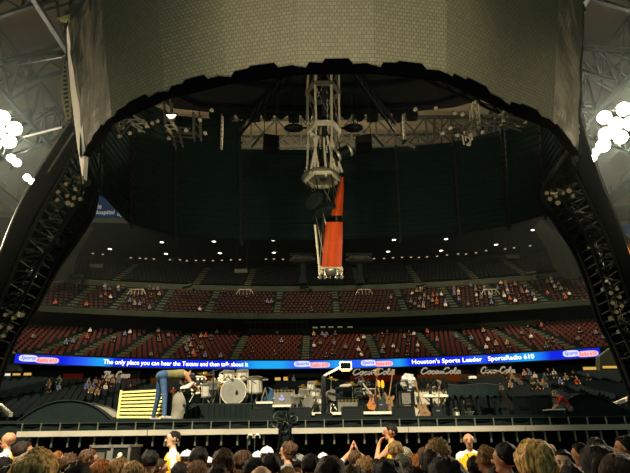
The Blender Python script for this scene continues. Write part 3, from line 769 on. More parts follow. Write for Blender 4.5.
# lit rigging inside the ring
def rig(pts, Y, label, n_l, rr):
    c = P(*pts[0], Y); t = thing('rigging_truss', label, 'truss', c)
    for i in range(len(pts) - 1):
        a, b = P(*pts[i], Y + rr.uniform(-.6, .6)), P(*pts[i + 1], Y + rr.uniform(-.6, .6)); mb = MB()
        o = Vector((0, .5, 0)); q = (b - a).cross(Vector((0, 1, 0))).normalized() * .5
        for w in (Vector(), o, q, q + o): mb.bar(a + w, b + w, .09)
        n = max(2, int((b - a).length / .6))
        for j in range(n): mb.bar(a.lerp(b, j / n), a.lerp(b, (j + 1) / n) + q, .06); mb.bar(a.lerp(b, j / n) + q, a.lerp(b, (j + 1) / n) + q + o, .06)
        mb.build('truss_bay', 'pylon_steel' if i % 2 else 'steel', t)
    return t
RG = random.Random(3)
rig([(163, 100), (165, 125), (172, 133), (174, 145)], 30, 'lit steel rig of bent bays inside the left of the screen ring', 3, RG)
rig([(165, 132), (192, 134)], 31, 'short lit truss running right from the bent rig', 1, RG)
rig([(193, 112), (193, 138)], 32, 'slim upright truss inside the screen ring, left of the gap', 1, RG)
rig([(118, 132), (128, 120), (142, 128)], 29, 'lit truss tangle at the far left inside the screen ring', 2, RG)
rig([(435, 115), (435, 135)], 32, 'slim upright truss inside the screen ring, right of the gap', 1, RG)
rig([(448, 131), (464, 131), (466, 141)], 31, 'bent lit truss inside the right of the screen ring', 2, RG)
rig([(466, 132), (480, 124), (478, 104)], 30, 'tall bent lit truss inside the right of the screen ring', 2, RG)
rig([(482, 121), (502, 122), (513, 112)], 29.5, 'long lit truss at the far right inside the screen ring', 2, RG)
rig([(505, 120), (524, 127)], 29, 'short sloping truss nearest the right sheet inside the ring', 1, RG)
HEADS = [(122, 127), (127, 121), (133, 124), (139, 130), (147, 126), (152, 123), (158, 121), (130, 133), (118, 136), (172, 117), (168, 138), (178, 132), (186, 130), (200, 120), (211, 110), (205, 133), (126, 115), (143, 121),
         (436, 108), (455, 113), (463, 114), (476, 102), (497, 118), (506, 112), (514, 107), (520, 125), (489, 122), (450, 128), (470, 144), (459, 135), (444, 133), (483, 132), (416, 109), (525, 122)]
proto_l = None
def spot_proto(name, label, group, face='par_face', s=1.0, can='steel'):
    t = thing(name, label, 'spotlight', (0, 0, 0), group)
    mb = MB(); mb.lathe((0, 0, 0), [(.1, .45), (.2, .3), (.24, 0), (.22, -.02)], 10, axis=(0, 1, .25)); mb.build('can', can, t)
    mb = MB(); mb.lathe((0, 0, 0), [(.21, .0), (.2, -.03), (.02, -.05)], 10, axis=(0, 1, .25)); mb.build('lens', face, t)
    mb = MB(); mb.tube([(-.28, .2, 0), (-.28, .2, .35), (.28, .2, .35), (.28, .2, 0)], .03, 5); mb.cyl((0, .2, .35), (0, .2, .55), .04); mb.build('yoke', 'dull_steel', t)
    t.scale = (s, s, s); return t
for i, (px, py) in enumerate(HEADS):
    p = P(px, py, 29.5 + (i % 4) * .5)
    side = 'left' if px < 320 else 'right'
    lb = 'small steel moving head lamp among the lit rigging in the %s of the screen ring' % side
    if i in (0, 18): proto_l = spot_proto('rig_lamp', lb, 'rig lamps in the %s of the ring' % side, 'pylon_steel', .6, 'pylon_steel'); proto_l.location = p  # pale steel on can and lens stands in for glints
    else: copy_tree(proto_l, None, p, RG.uniform(-1, 1))
t = thing('work_light', 'bright white work light glowing on the left rigging', 'lamp', P(171, 116.5, 29))
c = P(171, 116.5, 29); mb = MB(); mb.lathe(c, [(.28, .2), (.34, 0)], 10, axis=(0, 1, .3)); mb.build('housing', 'steel', t)
mb = MB(); mb.prism([c + Vector((-.35, -.05, .12)), c + Vector((.35, -.05, .12)), c + Vector((.2, -.05, -.1)), c + Vector((-.1, -.05, -.16))], (0, .1, 0)); mb.build('lens', 'truss_lamp', t)
# ------------------------------------------------------------------ left sheet's edge whitened as caught light, line array, cables
t = thing('lit_edge', 'tapering edge of the left screen sheet, coloured white as caught light', 'fabric', P(82, 175, 25))
mb = MB(); A = []; B = []
for y, xa, xb in ((14, 66.5, 68.5), (40, 67.0, 71), (65, 68.5, 75), (90, 70.5, 79), (115, 73.5, 82), (140, 76.5, 83.5), (160, 79.5, 84), (178, 82.2, 82.8)):
    f = (y - 14) / 164; Y = lerp(22.8, 24.2, f); A.append(P(xa, y, Y + 1.0)); B.append(P(xb, y, Y))
mb.quadgrid([A, B, [b + Vector((.1, .3, 0)) for b in B], [a + Vector((.1, .3, 0)) for a in A], A]); mb.build('sail', 'white_cloth', t)
mb = MB(); mb.tube([P(66.5, 10, 22.8), P(67, 16, 22.8)], .12); mb.tube([P(82.4, 176, 24.2), P(83, 184, 24.3)], .06); mb.build('end_fitting', 'steel', t)
# curved line array of speakers left of the sail
la = thing('line_array', 'curved hanging line array of small loudspeakers left of the screen', 'speaker', P(72, 130, 26))
n = 15
pts = []
for i in range(n + 1):
    f = i / n; y = lerp(64, 131, f); x = 66.3 - 5.8 * math.sin(f * PI * .95) + 5.5 * f; pts.append(P(x, y, 26.5))
for i in range(n):
    a, b = pts[i], pts[i + 1]; q = (b - a); L = q.length; r = q.normalized(); side = Vector((1, 0, 0)); w = .12 + .5 * math.sin(PI * (i + .5) / n)
    X = (side - r * side.dot(r)).normalized(); Yv = r.cross(X); c = (a + b) / 2 + X * w / 2
    cab = MB().box(c, (w, .6, L * .84), M3=Matrix((X, Yv, r)).transposed()).build('cabinet', 'array_grey', la)
    cab['_o'] = la['_o']
    MB().box(c - Yv * .0 + Vector((0, -.31, 0)), (w * .45, .05, L * .35), M3=Matrix((X, Yv, r)).transposed()).build('horn', 'black_metal', cab)
mb = MB(); mb.tube(pts, .05); mb.tube([p + Vector((0, .5, 0)) for p in pts], .05); mb.tube([pts[0], P(66.5, 50, 26.5)], .04); mb.tube([pts[-1], P(77, 140, 26.5)], .04); mb.build('flying_frame', 'dull_steel', la)
t = thing('apex_bracket', 'small pale triangular bracket at the top corner of the left sheet', 'bracket', P(66, 20, 22.5))
mb = MB(); mb.prism([P(57, 18, 22.5), P(70, 14, 22.5), P(69, 19, 22.5)], (0, .3, 0)); mb.build('plate', 'yellow_paint', t)
mb = MB(); mb.tube([P(57, 18, 22.6), P(66, 30, 22.8), P(69, 16, 22.6)], .05); mb.tube([P(70, 14, 22.6), P(86, -4, 22.6)], .08); mb.tube([P(66, 16, 22.6), P(80, -6, 22.6)], .06); mb.build('cable', 'black_metal', t)
for a, b, Ya, Yb, lb in (((74.5, 131), (48, 172), 25.5, 28, 'pale tension cable from the sail foot down the left leg'), ((24, 137), (63, 127), 40, 30, 'pale strut running from the left floodlights towards the line array'), ((18, 65), (62, 57), 60, 52, 'pale horizontal roof tube behind the line array')):
    t = thing('cable', lb, 'cable'); mb = MB(); mb.tube([P(*a, Ya), P(*b, Yb)], .06 if Ya < 30 else .09); mb.build('wire', 'bright_steel' if Ya < 30 else 'dull_steel', t)
    MB().ball(P(*a, Ya), .12, 8).build('end_fitting', 'dull_steel', t); MB().ball(P(*b, Yb), .12, 8).build('end_fitting', 'dull_steel', t)
# right sheet's vertical edge pole
t = thing('edge_pole', 'slim dark pole with pale fittings along the right edge of the screen', 'pole', P(577, 155, 25))
mb = MB(); mb.tube([P(583.5, 4, 23.6), P(577.5, 160, 25)], .07); mb.bar(P(572, -6, 23.2), P(585, 12, 23.6), .22); mb.build('tube', 'black_metal', t)
for y in (126, 132): MB().box(P(578.3, y, 24.7), (.1, .1, .25)).build('fitting', 'bright_steel', t)
# ------------------------------------------------------------------ claw legs
def spline(pts, n):
    out = []
    P_ = [pts[0]] + list(pts) + [pts[-1]]
    segs = len(pts) - 1
    for i in range(n + 1):
        t = i / n * segs; j = min(int(t), segs - 1); f = t - j
        a, b, c, d = [Vector(P_[j + k]) for k in range(4)]
        out.append(.5 * ((2 * b) + (c - a) * f + (2 * a - 5 * b + 4 * c - d) * f * f + (3 * b - a - 3 * c + d) * f ** 3))
    return out
def leg(O, I, label, sgn):
    n = 30
    po = spline([P(*q) for q in O], n); pi = spline([P(*q) for q in I], n)
    t = thing('lattice_tower', label, 'stage tower', (po[-1].x, po[-1].y, po[-1].z))
    dv = Vector((0, .9, 0))
    mb = MB(); G = []
    for a, b in zip(po, pi):
        w = (b - a); w = w.normalized() * min(1.3, w.length * .34); G.append([a - dv, a + w - dv * .9, a + w + dv * .9, a + dv, a - dv])
    mb.quadgrid(G); mb.build('fin', 'black_cloth', t)
    mb = MB()
    mb.tube([a + Vector((-sgn * -.05, -.95, 0)) for a in po], .05, 5); mb.build('edge_strip', 'steel', t)
    A = [a.lerp(b, .42) for a, b in zip(po, pi)]; B = [a.lerp(b, .9) for a, b in zip(po, pi)]
    for q in (A, B):
        for s in (-.8, .8): MB().tube([p + Vector((0, s, 0)) for p in q], .13, 6).build('chord', 'dull_steel', t)
    mb = MB()
    for i in range(n):
        for s in (-.8, .8):
            o = Vector((0, s, 0))
            mb.bar(A[i] + o, B[i] + o, .1)
            mb.bar((A if i % 2 else B)[i] + o, (B if i % 2 else A)[i + 1] + o, .1)
        mb.bar(A[i] - Vector((0, .8, 0)), A[i] + Vector((0, .8, 0)), .08); mb.bar(B[i] - Vector((0, .8, 0)), B[i] + Vector((0, .8, 0)), .08)
    mb.build('lattice', 'dull_steel', t)
    mb = MB(); G = [[a.lerp(b, .30) + Vector((0, 1.0, 0)), b + Vector((0, 1.0, 0)), b + Vector((0, 1.15, 0)), a.lerp(b, .30) + Vector((0, 1.15, 0))] for a, b in zip(po, pi)]
    mb.quadgrid(G); mb.build('rear_cover', 'black_cloth', t)
    rr = random.Random(5)
    for i in range(4, n - 1):                        # winches, dimmers and cable bundles strapped inside the truss
        p = A[i].lerp(B[i], rr.uniform(.3, .95)) + Vector((0, -.5, 0)); mb = MB()
        mb.box(p, (rr.uniform(.3, .7), .5, rr.uniform(.25, .6)), rr.uniform(-.5, .5)); mb.cyl(p + Vector((-.3, -.3, .1)), p + Vector((.35, -.3, -.15)), .1)
        mb.build('winch', ['dull_steel', 'black_metal', 'steel', 'dull_steel'][i % 4], t)
    mb = MB(); mb.tube([p + Vector((.1 * math.sin(i), -.9, 0)) for i, p in enumerate(B)], .09, 6); mb.tube([a.lerp(b, .5 + .2 * math.sin(i * .8)) - Vector((0, .85, 0)) for i, (a, b) in enumerate(zip(A, B))], .06, 5); mb.build('cable_loom', 'black_metal', t)
    return A, B, t
LA, LBb, _ = leg([(82, 122, 26), (74, 135, 27), (52, 168, 29), (27, 211, 32), (6, 262, 35), (-14, 318, 37.5), (-34, 370, 40), (-74, 460, 42.5)], [(93, 150, 26.5), (92, 180, 27.5), (88, 208, 29.5), (70, 238, 32), (50, 268, 34.5), (28, 310, 37), (4, 350, 39), (-30, 461, 42)], 'dark curved lattice tower carrying the screen at the left', -1)
RA, RBb, _ = leg([(573, 122, 26), (584, 160, 27.5), (600, 203, 30), (615, 238, 32.5), (633, 285, 35.5), (656, 345, 39), (704, 455, 42.5)], [(563, 160, 26.5), (543, 192, 28.5), (556, 210, 30), (578, 244, 32.5), (592, 278, 35), (604, 318, 37.5), (620, 352, 39.5), (660, 456, 42)], 'dark curved lattice tower carrying the screen at the right', 1)
LL = [(66, 184), (74, 181), (81, 178), (58, 192), (67, 196), (76, 189), (82, 192), (57, 200), (68, 203), (74, 198), (80, 199), (72, 205)]
RL = [(550, 199), (556, 196), (563, 193), (569, 191), (547, 193), (558, 203), (573, 196)]
LL2 = [(5, 315), (13, 318), (22, 315), (0, 327), (9, 328), (3, 336)]; RL2 = [(610, 283), (617, 289), (611, 293), (620, 297), (613, 303), (622, 306), (617, 312)]
for L, lb, gp in ((LL, 'pale faced lamp in the clustered rows high on the left leg', 'lamps high on the left leg'), (RL, 'pale faced lamp in the row high on the right leg', 'lamps high on the right leg'), (LL2, 'dim lamp low on the left leg near the frame edge', 'lamps low on the left leg'), (RL2, 'dim lamp low on the right leg', 'lamps low on the right leg')):
    pr = spot_proto('leg_lamp', lb, gp, 'par_face', .62)
    for i, (px, py) in enumerate(L):
        Y = (28.2 if py < 210 else 35) ; p = P(px, py, Y)
        if i == 0: pr.location = p
        else: copy_tree(pr, None, p, RG.uniform(-.4, .4))
for px, py, lb in ((4, 262, 'round amber beacon glowing beside the left leg'), (624, 251, 'round amber beacon glowing beside the right leg')):
    c = P(px, py, 40); t = thing('beacon_lamp', lb, 'lamp', c)
    mb = MB(); mb.lathe(c, [(.75, .4), (.85, 0), (.8, -.1), (.7, -.1), (.6, 0)], 18, axis=(0, 1, -.1)); mb.build('rim', 'amber', t)
    mb = MB(); mb.lathe(c, [(.55, -.05), (.4, -.2), (.02, -.25)], 16, axis=(0, 1, -.1)); mb.build('lens', 'warm_lamp', t)
    mb = MB(); mb.bar(c + Vector((0, .5, 0)), c + Vector((0, .5, -3)), .14); mb.bar(c + Vector((0, .3, 0)), c + Vector((0, .6, 0)), .3); mb.build('post', 'roof_steel', t)
# ------------------------------------------------------------------ central pylon
PY = 27.0
pc = P(325, 278, PY); py_ = thing('pylon', 'hanging lattice pylon wrapped in orange cloth under the screen ring', 'pylon', pc)
def ringpts(cx, cy, wpx, n=6, depth=1.0, rot=0.):
    c = P(cx, cy, PY); r = wpx / 2 * PY * 1.06 / F
    return c, r, [c + Vector((r * math.cos(rot + 2 * PI * i / n), r * depth * math.sin(rot + 2 * PI * i / n), 0)) for i in range(n)]
LV = [(324, 60, 35), (323, 93, 37), (324, 131, 34), (322.5, 179, 34), (329, 216, 27), (330.5, 268, 21)]
rings = []
for cx, cy, w in LV: rings.append(ringpts(cx, cy, w)[2])
for i in range(6):                              # six uprights, one tube each
    mb = MB(); mb.tube([r[i] for r in rings[:4]], .075, 6); mb.build('upright', 'pylon_steel', py_)
    mb = MB(); mb.tube([r[i] for r in rings[3:]], .045, 6); mb.build('lower_upright', 'dull_steel', py_)
for k, (cx, cy, w) in enumerate(LV[1:4]):
    c, r, q = ringpts(cx, cy, w + 2); mb = MB()
    for i in range(6): mb.bar(q[i], q[(i + 1) % 6], .16, .3)
    mb.build('hex_ring', 'pylon_steel' if k else 'steel', py_)
mb = MB()
for a, b in zip(rings[:-1], rings[1:]):
    for i in range(6): mb.bar(a[i], b[(i + 1) % 6], .05)
    n = 3
mb.build('bracing', 'steel', py_)
mb = MB(); mb.tube([P(324, 62, PY), P(325, 130, PY), P(323, 180, PY)], .2, 8); mb.tube([P(318, 120, PY - .3), P(317, 175, PY - .3)], .12, 6); mb.tube([P(330, 135, PY - .3), P(329, 176, PY - .3)], .14, 6); mb.build('core_tube', 'dull_steel', py_)
for x0, y0, x1, y1 in ((318, 136, 310, 174), (314, 138, 319, 174), (327, 136, 336, 170), (332, 140, 342, 172), (324, 138, 326, 176)):
    MB().cyl(P(x0, y0, PY - .9), P(x1, y1, PY - .9), .07).build('ram', 'pylon_steel', py_)
MB().cyl(P(307.5, 95, PY - 1.1), P(307, 122, PY - 1.1), .09).build('light_tube', 'chrome', py_)
def dish(cx, cy, w, h, m, name, tilt=0):
    c = P(cx, cy, PY); r = w / 2 * PY * 1.06 / F; mb = MB()
    mb.lathe(c, [(r, .0), (r * 1.02, .12), (r * .8, h), (r * .7, h), (r * .86, .05)], 18, axis=(math.sin(tilt), 0, math.cos(tilt))); return mb.build(name, m, py_)
dish(321, 179, 41, .35, 'steel', 'service_ring'); dish(330, 216, 37, .55, 'green_black', 'service_ring', -.12)
mb = MB()
c = P(322, 174, PY)
for i in range(14): a = 2 * PI * i / 14; mb.bar(c + Vector((math.cos(a) * 1.0, math.sin(a) * 1.0, -.3)), c + Vector((math.cos(a) * 1.05, math.sin(a) * 1.05, .25)), .08)
mb.build('guard_rail', 'pylon_steel', py_)
mb = MB(); c = P(343, 153, PY - 1.3); ax = Vector((.8, 0, .42)).normalized(); mb.lathe(c, [(.22, -.6), (.34, -.5), (.36, .4), (.3, .55), (.1, .6)], 14, axis=ax); cn = mb.build('lamp_can', 'black_metal', py_, smooth=False)
mb = MB(); mb.lathe(c, [(.37, .35), (.39, .42), (.37, .5)], 14, axis=ax); mb.lathe(c, [(.35, -.45), (.37, -.38), (.35, -.3)], 14, axis=ax); mb.build('rim', 'bright_steel', cn)
mb = MB(); c = P(313.5, 200, PY - 1.0); ax = Vector((.55, -.3, -.75)).normalized(); mb.lathe(c, [(.1, -.3), (.5, -.15), (.62, .1), (.6, .14), (.4, .02)], 18, axis=ax); mb.build('reflector_dish', 'green_black', py_, smooth=False)
# orange cloth, in two lengths
def cloth(edge, name, bulge):
    mb = MB(); G = []
    for k in range(len(edge) - 1):
        for s in range(5):
            f = s / 5; y = lerp(edge[k][0], edge[k + 1][0], f); xa = lerp(edge[k][1], edge[k + 1][1], f); xb = lerp(edge[k][2], edge[k + 1][2], f); row = []
            for j in range(9):
                u = j / 8; w = math.sin(u * PI)
                row.append(P(lerp(xa, xb, u), y, PY - .8 - bulge * w + .05 * noise.noise(Vector((j * .9, y * .11, 2)))))
            G.append(row)
    e = edge[-1]; G.append([P(lerp(e[1], e[2], j / 8), e[0], PY - .8 - bulge * math.sin(j / 8 * PI)) for j in range(9)])
    mb.quadgrid(G); mb.quadgrid([[p + Vector((0, .06, 0)) for p in r] for r in G])
    mb.quadgrid([[r[0] for r in G], [r[0] + Vector((0, .06, 0)) for r in G]]); mb.quadgrid([[r[-1] for r in G], [r[-1] + Vector((0, .06, 0)) for r in G]])
    return mb.build(name, 'orange_cloth', py_, smooth=True)
cloth([(177, 341.2, 343.8), (190, 337.5, 344), (205, 333.5, 343.2), (215, 331, 342.6)], 'orange_wrap', .25)
cloth([(222, 326, 342.8), (240, 324, 342.6), (256, 322.5, 342), (266.5, 321.6, 341.6)], 'orange_wrap', .45)
mb = MB(); mb.tube([P(329.5, 223, PY - 1.3), P(326.5, 266, PY - 1.3)], .02); mb.build('seam', 'amber', py_)
MB().cyl(P(315, 225, PY - .6), P(320, 275, PY - .6), .055).build('side_tube', 'pylon_steel', py_)
c, r, q = ringpts(330.5, 270, 23, 12)
mb = MB()
for i in range(12): mb.bar(q[i], q[(i + 1) % 12], .1, .22)
for i in range(12): mb.bar(q[i], q[i] + Vector((0, 0, -.3)), .05)
mb.build('base_ring', 'pylon_steel', py_)
mb = MB(); mb.lathe(c + Vector((0, 0, -.1)), [(.5, .25), (.42, -.05), (.2, -.2), (.02, -.22)], 14); mb.build('base_lamp', 'chrome', py_, smooth=True)
for px in (320, 325, 337, 341.5):
    mb = MB(); p = P(px, 277.3, PY - .6); mb.ball(p, .12, 8); mb.cyl(p, p + Vector((0, 0, .4)), .03); mb.build('bulb', 'chrome', py_)
# ------------------------------------------------------------------ stage
DZ = 2.22
st = thing('stage_platform', 'black draped concert stage platform filling the width behind the walkway', 'stage', (0, 11.6, 0))
mb = MB(); mb.box((0, 22.6, DZ - .06), (23, 22, .12)); mb.build('deck', 'green_black', st)
mb = MB(); G = []
for i in range(93):
    x = lerp(-11.4, 11.4, i / 92); y = 11.62 + .025 * math.sin(i * 1.9); G.append([Vector((x, y, .0)), Vector((x, y, DZ - .02)), Vector((x, y + .08, DZ - .02))])
mb.quadgrid(G); mb.build('skirt', 'dark_drape', st)
mb = MB(); mb.box((0, 11.58, DZ - .03), (23, .05, .06)); mb.build('deck_edge', 'green_black', st)
# walkway in front of the stage
wk = thing('camera_walkway', 'pale edged walkway with short posts running along the stage front', 'walkway', (0, 10.9, 0))
def wz(px): return P(px, 429.3, 10.8).z
for xa, xb in ((17, 278.5), (291.5, 643)):
    mb = MB(); a, b = PX(xa, 430, 10.8), PX(xb, 430, 10.8); zt = 1.985
    n = max(1, int((b - a) / 2.2))
    for i in range(n):
        p, q = lerp(a, b, i / n), lerp(a, b, (i + 1) / n); mb.box(((p + q) / 2, 10.85, zt - .05), (q - p - .012, .1, .105))
    mb.build('edge_board', 'strip_edge', wk)
    mb = MB(); mb.box(((a + b) / 2, 11.2, zt - .06), (b - a, .6, .1)); mb.build('walk_deck', 'green_black', wk)
mb = MB(); mb.bar((PX(17, 425, 11), 11, 2.14), (PX(643, 425, 11), 11, 2.14), .018); mb.build('top_wire', 'dull_steel', wk)
for i in range(33):
    px = 22 + i * 18.9
    if 279 < px < 292: continue
    x = PX(px, 428, 11); MB().bar((x, 11, 1.98), (x, 11, 2.15), .022).build('stanchion', 'steel', wk)
for i in range(44):
    px = 24 + i * 14.1 + (2 if i % 3 == 0 else 0)
    if 278 < px < 293: continue
    x = PX(px, 438, 10.9); MB().bar((x, 10.92, 1.68), (x, 10.92, 1.9), .035).build('bracket', 'steel', wk)  # walkway legs cut to their lit tops, shade below put into the shape
mb = MB(); mb.box((0, 11.45, .95), (23, .04, 1.9)); mb.build('back_drape', 'black_cloth', wk)
for px in (108, 250.5, 331, 351):
    pass
for px, lb in ((250, 'left of the two pale hooks hanging under the walkway'), (257, 'right of the two pale hooks hanging under the walkway')):
    x = PX(px, 440, 10.7); t = thing('hook', lb, 'hook', (x, 10.7, 1.86)); mb = MB()
    mb.tube([(x + .055 * math.cos(a), 10.75, 1.82 + .055 * math.sin(a)) for a in [PI * j / 8 * 1.15 - .2 for j in range(9)]], .017, 6); mb.build('hook_rod', 'bright_steel', t)
    mb = MB(); mb.bar((x - .05, 10.75, 1.79), (x - .05, 10.75, .3), .02); mb.bar((x - .05, 10.75, 1.85), (x, 10.86, 1.88), .015); mb.build('hanger_pole', 'dull_steel', t)
# cable loom hanging through the gap in the walkway
t = thing('cable_loom', 'dark hanging bundle of coiled cables in the gap of the walkway', 'cables', (PX(285, 440, 10.9), 10.9, 0)); rr = random.Random(4)
mb = MB()
for i in range(9):
    x = PX(279 + i * 1.5, 430, 10.9); mb.tube([(x + .05 * math.sin(j * 1.3 + i), 10.95 + .05 * math.cos(j + i), 2.3 - j * .26) for j in range(9)], .022, 5)
mb.build('cable_run', 'black_metal', t)
for i in range(6):
    c = P(rr.uniform(276, 299), rr.uniform(415, 434), 10.9); a0 = rr.uniform(0, 6); r = rr.uniform(.06, .14); mb = MB()
    mb.tube([c + Vector((r * math.cos(a0 + a), .02 * math.sin(a * 2), r * .8 * math.sin(a0 + a))) for a in [j * .5 for j in range(12)]], .012, 5); mb.build('coil', 'dull_steel', t)
mb = MB(); mb.box((PX(285, 440, 10.95), 11.02, 1.0), (.28, .12, 2.2)); mb.build('backing_cloth', 'black_cloth', t)
# ---- helper makers for gear
def case(px0, py0, px1, py1, Y, d, m, label, name='road_case', cat='case', edge='black_metal', zb=DZ):
    a, b = P(px0, py0, Y), P(px1, py0, Y); w = b.x - a.x; h = a.z - zb; c = Vector(((a.x + b.x) / 2, Y + d / 2, zb + h / 2))
    t = thing(name, label, cat, (c.x, c.y, zb))
    mb = MB(); mb.box(c, (w - .03, d - .03, h - .03)); mb.build('body', m, t)
    mb = MB()
    for x in (-1, 1):
        for y in (-1, 1): mb.box(c + Vector((x * (w / 2 - .015), y * (d / 2 - .015), 0)), (.035, .035, h))
        for z in (-1, 1): mb.box(c + Vector((x * (w / 2 - .015), 0, z * (h / 2 - .015))), (.03, d, .03))
    for y in (-1, 1):
        for z in (-1, 1): mb.box(c + Vector((0, y * (d / 2 - .015), z * (h / 2 - .015))), (w, .03, .03))
    mb.build('edging', edge, t)
    mb = MB(); mb.tube([c + Vector((-.1, -d / 2 - .01, .02)), c + Vector((-.1, -d / 2 - .05, .0)), c + Vector((.1, -d / 2 - .05, 0)), c + Vector((.1, -d / 2 - .01, .02))], .012, 5); mb.build('handle', edge, t)
    return t, c, w, h
def amp(px0, py0, px1, py1, Y, grille, label, zb=DZ, d=.4, trim='black_metal'):
    a, b = P(px0, py0, Y), P(px1, py0, Y); w = b.x - a.x; h = a.z - zb; c = Vector(((a.x + b.x) / 2, Y + d / 2, zb + h / 2))
    t = thing('guitar_amplifier', label, 'amplifier', (c.x, c.y, zb))
    mb = MB(); mb.box(c, (w, d, h)); mb.build('cabinet', trim, t)
    mb = MB(); mb.box(c + Vector((0, -d / 2 - .008, -h * .05)), (w * .93, .02, h * .82)); mb.build('grille_cloth', grille, t)
    mb = MB(); mb.box(c + Vector((0, -d / 2 - .012, h * .43)), (w * .93, .03, h * .09)); mb.build('control_panel', 'brass', t)
    for k in range(5): MB().cyl(c + Vector((w * (-.35 + .17 * k), -d / 2 - .02, h * .43)), c + Vector((w * (-.35 + .17 * k), -d / 2 - .05, h * .43)), .018, n=8).build('knob', 'black_metal', t)
    mb = MB(); mb.tube([c + Vector((-.12, 0, h / 2)), c + Vector((-.09, 0, h / 2 + .04)), c + Vector((.09, 0, h / 2 + .04)), c + Vector((.12, 0, h / 2))], .014, 5); mb.build('handle', 'black_metal', t)
    return t, c, w, h, d
def drum(mb0, c, ax, r, h, shell='drum_white', head='drum_head', parent=None, name='drum_shell'):
    ax = Vector(ax).normalized(); c = Vector(c)
    s = MB().lathe(c, [(r, 0), (r, h)], 22, axis=ax).build(name, shell, parent)
    m2 = MB(); m2.lathe(c - ax * .004, [(r * .97, -.004), (.01, -.006)], 22, axis=ax); m2.lathe(c + ax * (h + .004), [(.01, .004), (r * .97, .002)], 22, axis=ax); m2.build('drum_head', head, s)
    m3 = MB()
    for z in (0, h): m3.lathe(c + ax * z, [(r * 1.0, -.02), (r * 1.05, -.02), (r * 1.05, .02), (r * 1.0, .02)], 22, axis=ax)
    _, u, w = m3.frame((0, 0, 0), ax)
    for k in range(8): d = u * math.cos(k * PI / 4) + w * math.sin(k * PI / 4); m3.bar(c + d * r * 1.04, c + d * r * 1.04 + ax * h, .012)
    m3.build('hoop', 'chrome', s)
    return s
def cymbal_stand(px, pyt, Y, label, r=.22, tilt=.25, m='brass', group=None):
    p = P(px, pyt, Y); t = thing('cymbal_stand', label, 'cymbal', (p.x, Y, DZ), group)
    mb = MB(); mb.cyl((p.x, Y, DZ + .15), p, .014, n=6)
    for k in range(3): a = k * 2.1 + .4; mb.tube([(p.x, Y, DZ + .45), (p.x + .28 * math.cos(a), Y + .28 * math.sin(a), DZ)], .012, 5)
    mb.build('stand', 'chrome', t)
    MB().lathe(p, [(r, 0), (r * .3, .03), (.05, .06), (.01, .065), (.03, .045), (r * .3, .018), (r, -.006)], 20, axis=(tilt * .6, -tilt, 1)).build('cymbal_disc', m, t)
    return t
def mic_stand(px, pyt, Y, label, dx=.35):
    p = P(px, pyt, Y); t = thing('microphone_stand', label, 'microphone stand', (p.x, Y, DZ))
    mb = MB(); mb.lathe((p.x, Y, DZ), [(.14, 0), (.14, .02), (.02, .03)], 14); mb.build('base', 'black_metal', t)
    mb = MB(); mb.cyl((p.x, Y, DZ), p, .014, n=6); mb.build('pole', 'dull_steel', t)
    mb = MB(); q = p + Vector((dx, -.1, .12)); mb.cyl(p - Vector((dx * .5, -.05, .06)), q, .01, n=6); mb.build('boom', 'dull_steel', t)
    mb = MB(); mb.cyl(q, q + Vector((dx * .25, -.05, -.03)), .016, .022, n=8); mb.ball(q + Vector((dx * .3, -.06, -.035)), .032, 8); mb.build('microphone', 'steel', t)
    return t
def guitar(px, py, Y, body, label, lean=.15, s=1.0):
    b = P(px, py, Y); t = thing('electric_guitar', label, 'guitar', (b.x, Y, DZ))
    up_ = Vector((lean, .2, 1)).normalized(); sd = Vector((1, 0, -lean)).normalized(); nn = up_.cross(sd)
    prof = [(0, -.20), (.13, -.19), (.17, -.08), (.12, .02), (.10, .08), (.14, .16), (.12, .23), (.05, .17), (0, .19), (-.05, .17), (-.12, .26), (-.15, .15), (-.11, .06), (-.13, -.03), (-.17, -.1), (-.12, -.19)]
    mb = MB(); mb.prism([b + sd * x * s + up_ * z * s for x, z in prof], nn * .045 * s); mb.build('guitar_body', body, t)
    MB().bar(b + up_ * .1 * s - nn * .01, b + up_ * .72 * s - nn * .01, .045 * s, .025).build('neck', 'wood', t)
    MB().prism([b + up_ * .72 * s + sd * -.03, b + up_ * .72 * s + sd * .03, b + up_ * .88 * s + sd * .05, b + up_ * .86 * s - sd * .03], nn * .02).build('headstock', 'wood', t)
    MB().box(b - nn * .012 - up_ * .02, (.08, .02, .03)).build('bridge', 'chrome', t)
    mb = MB(); base = Vector((b.x, Y + .15, DZ))
    for k in range(3): a = k * 2.1 - .5; mb.cyl(base + Vector((0, 0, .3)), base + Vector((.2 * math.cos(a), .2 * math.sin(a), 0)), .012, n=5)
    mb.cyl(base + Vector((0, 0, .3)), b + Vector((0, .08, -.1)), .014, n=5); mb.build('stand', 'black_metal', t)
    return t
# ---- left: mound, slatted panel, draped bag
def mound(px0, px1, pyt, Y, label, skew=0.):
    a, b, c = PX(px0, 415, Y), PX(px1, 415, Y), P((px0 + px1) / 2, pyt, Y); t = thing('covered_ramp', label, 'ramp', ((a + b) / 2, Y, DZ))
    h = c.z - DZ + .02; n = 26; mb = MB(); G = []
    for i in range(n + 1):
        u = i / n * 2 - 1; x = lerp(a, b, i / n); z = DZ - .1 + (h + .1) * max(0, 1 - abs(u - skew * (1 - u * u)) ** 2.2)
        z = max(z, DZ + .02); G.append([Vector((x, Y, DZ + .005)), Vector((x, Y, z)), Vector((x, Y + .5, z + .02)), Vector((x, Y + 1.9, max(z - .05, DZ + .01))), Vector((x, Y + 1.95, DZ + .005))])
    mb.quadgrid(G); mb.build('cover', 'dark_drape', t, smooth=False)
    mb = MB(); mb.tube([g[1] + Vector((0, -.02, .01)) for g in G], .02, 5); mb.build('hem', 'green_black', t)
    return t
mound(14, 118, 402, 12.9, 'low dark domed ramp cover at the left of the stage')
mound(556, 640, 396, 12.9, 'low dark domed ramp cover at the right of the stage', -.25)
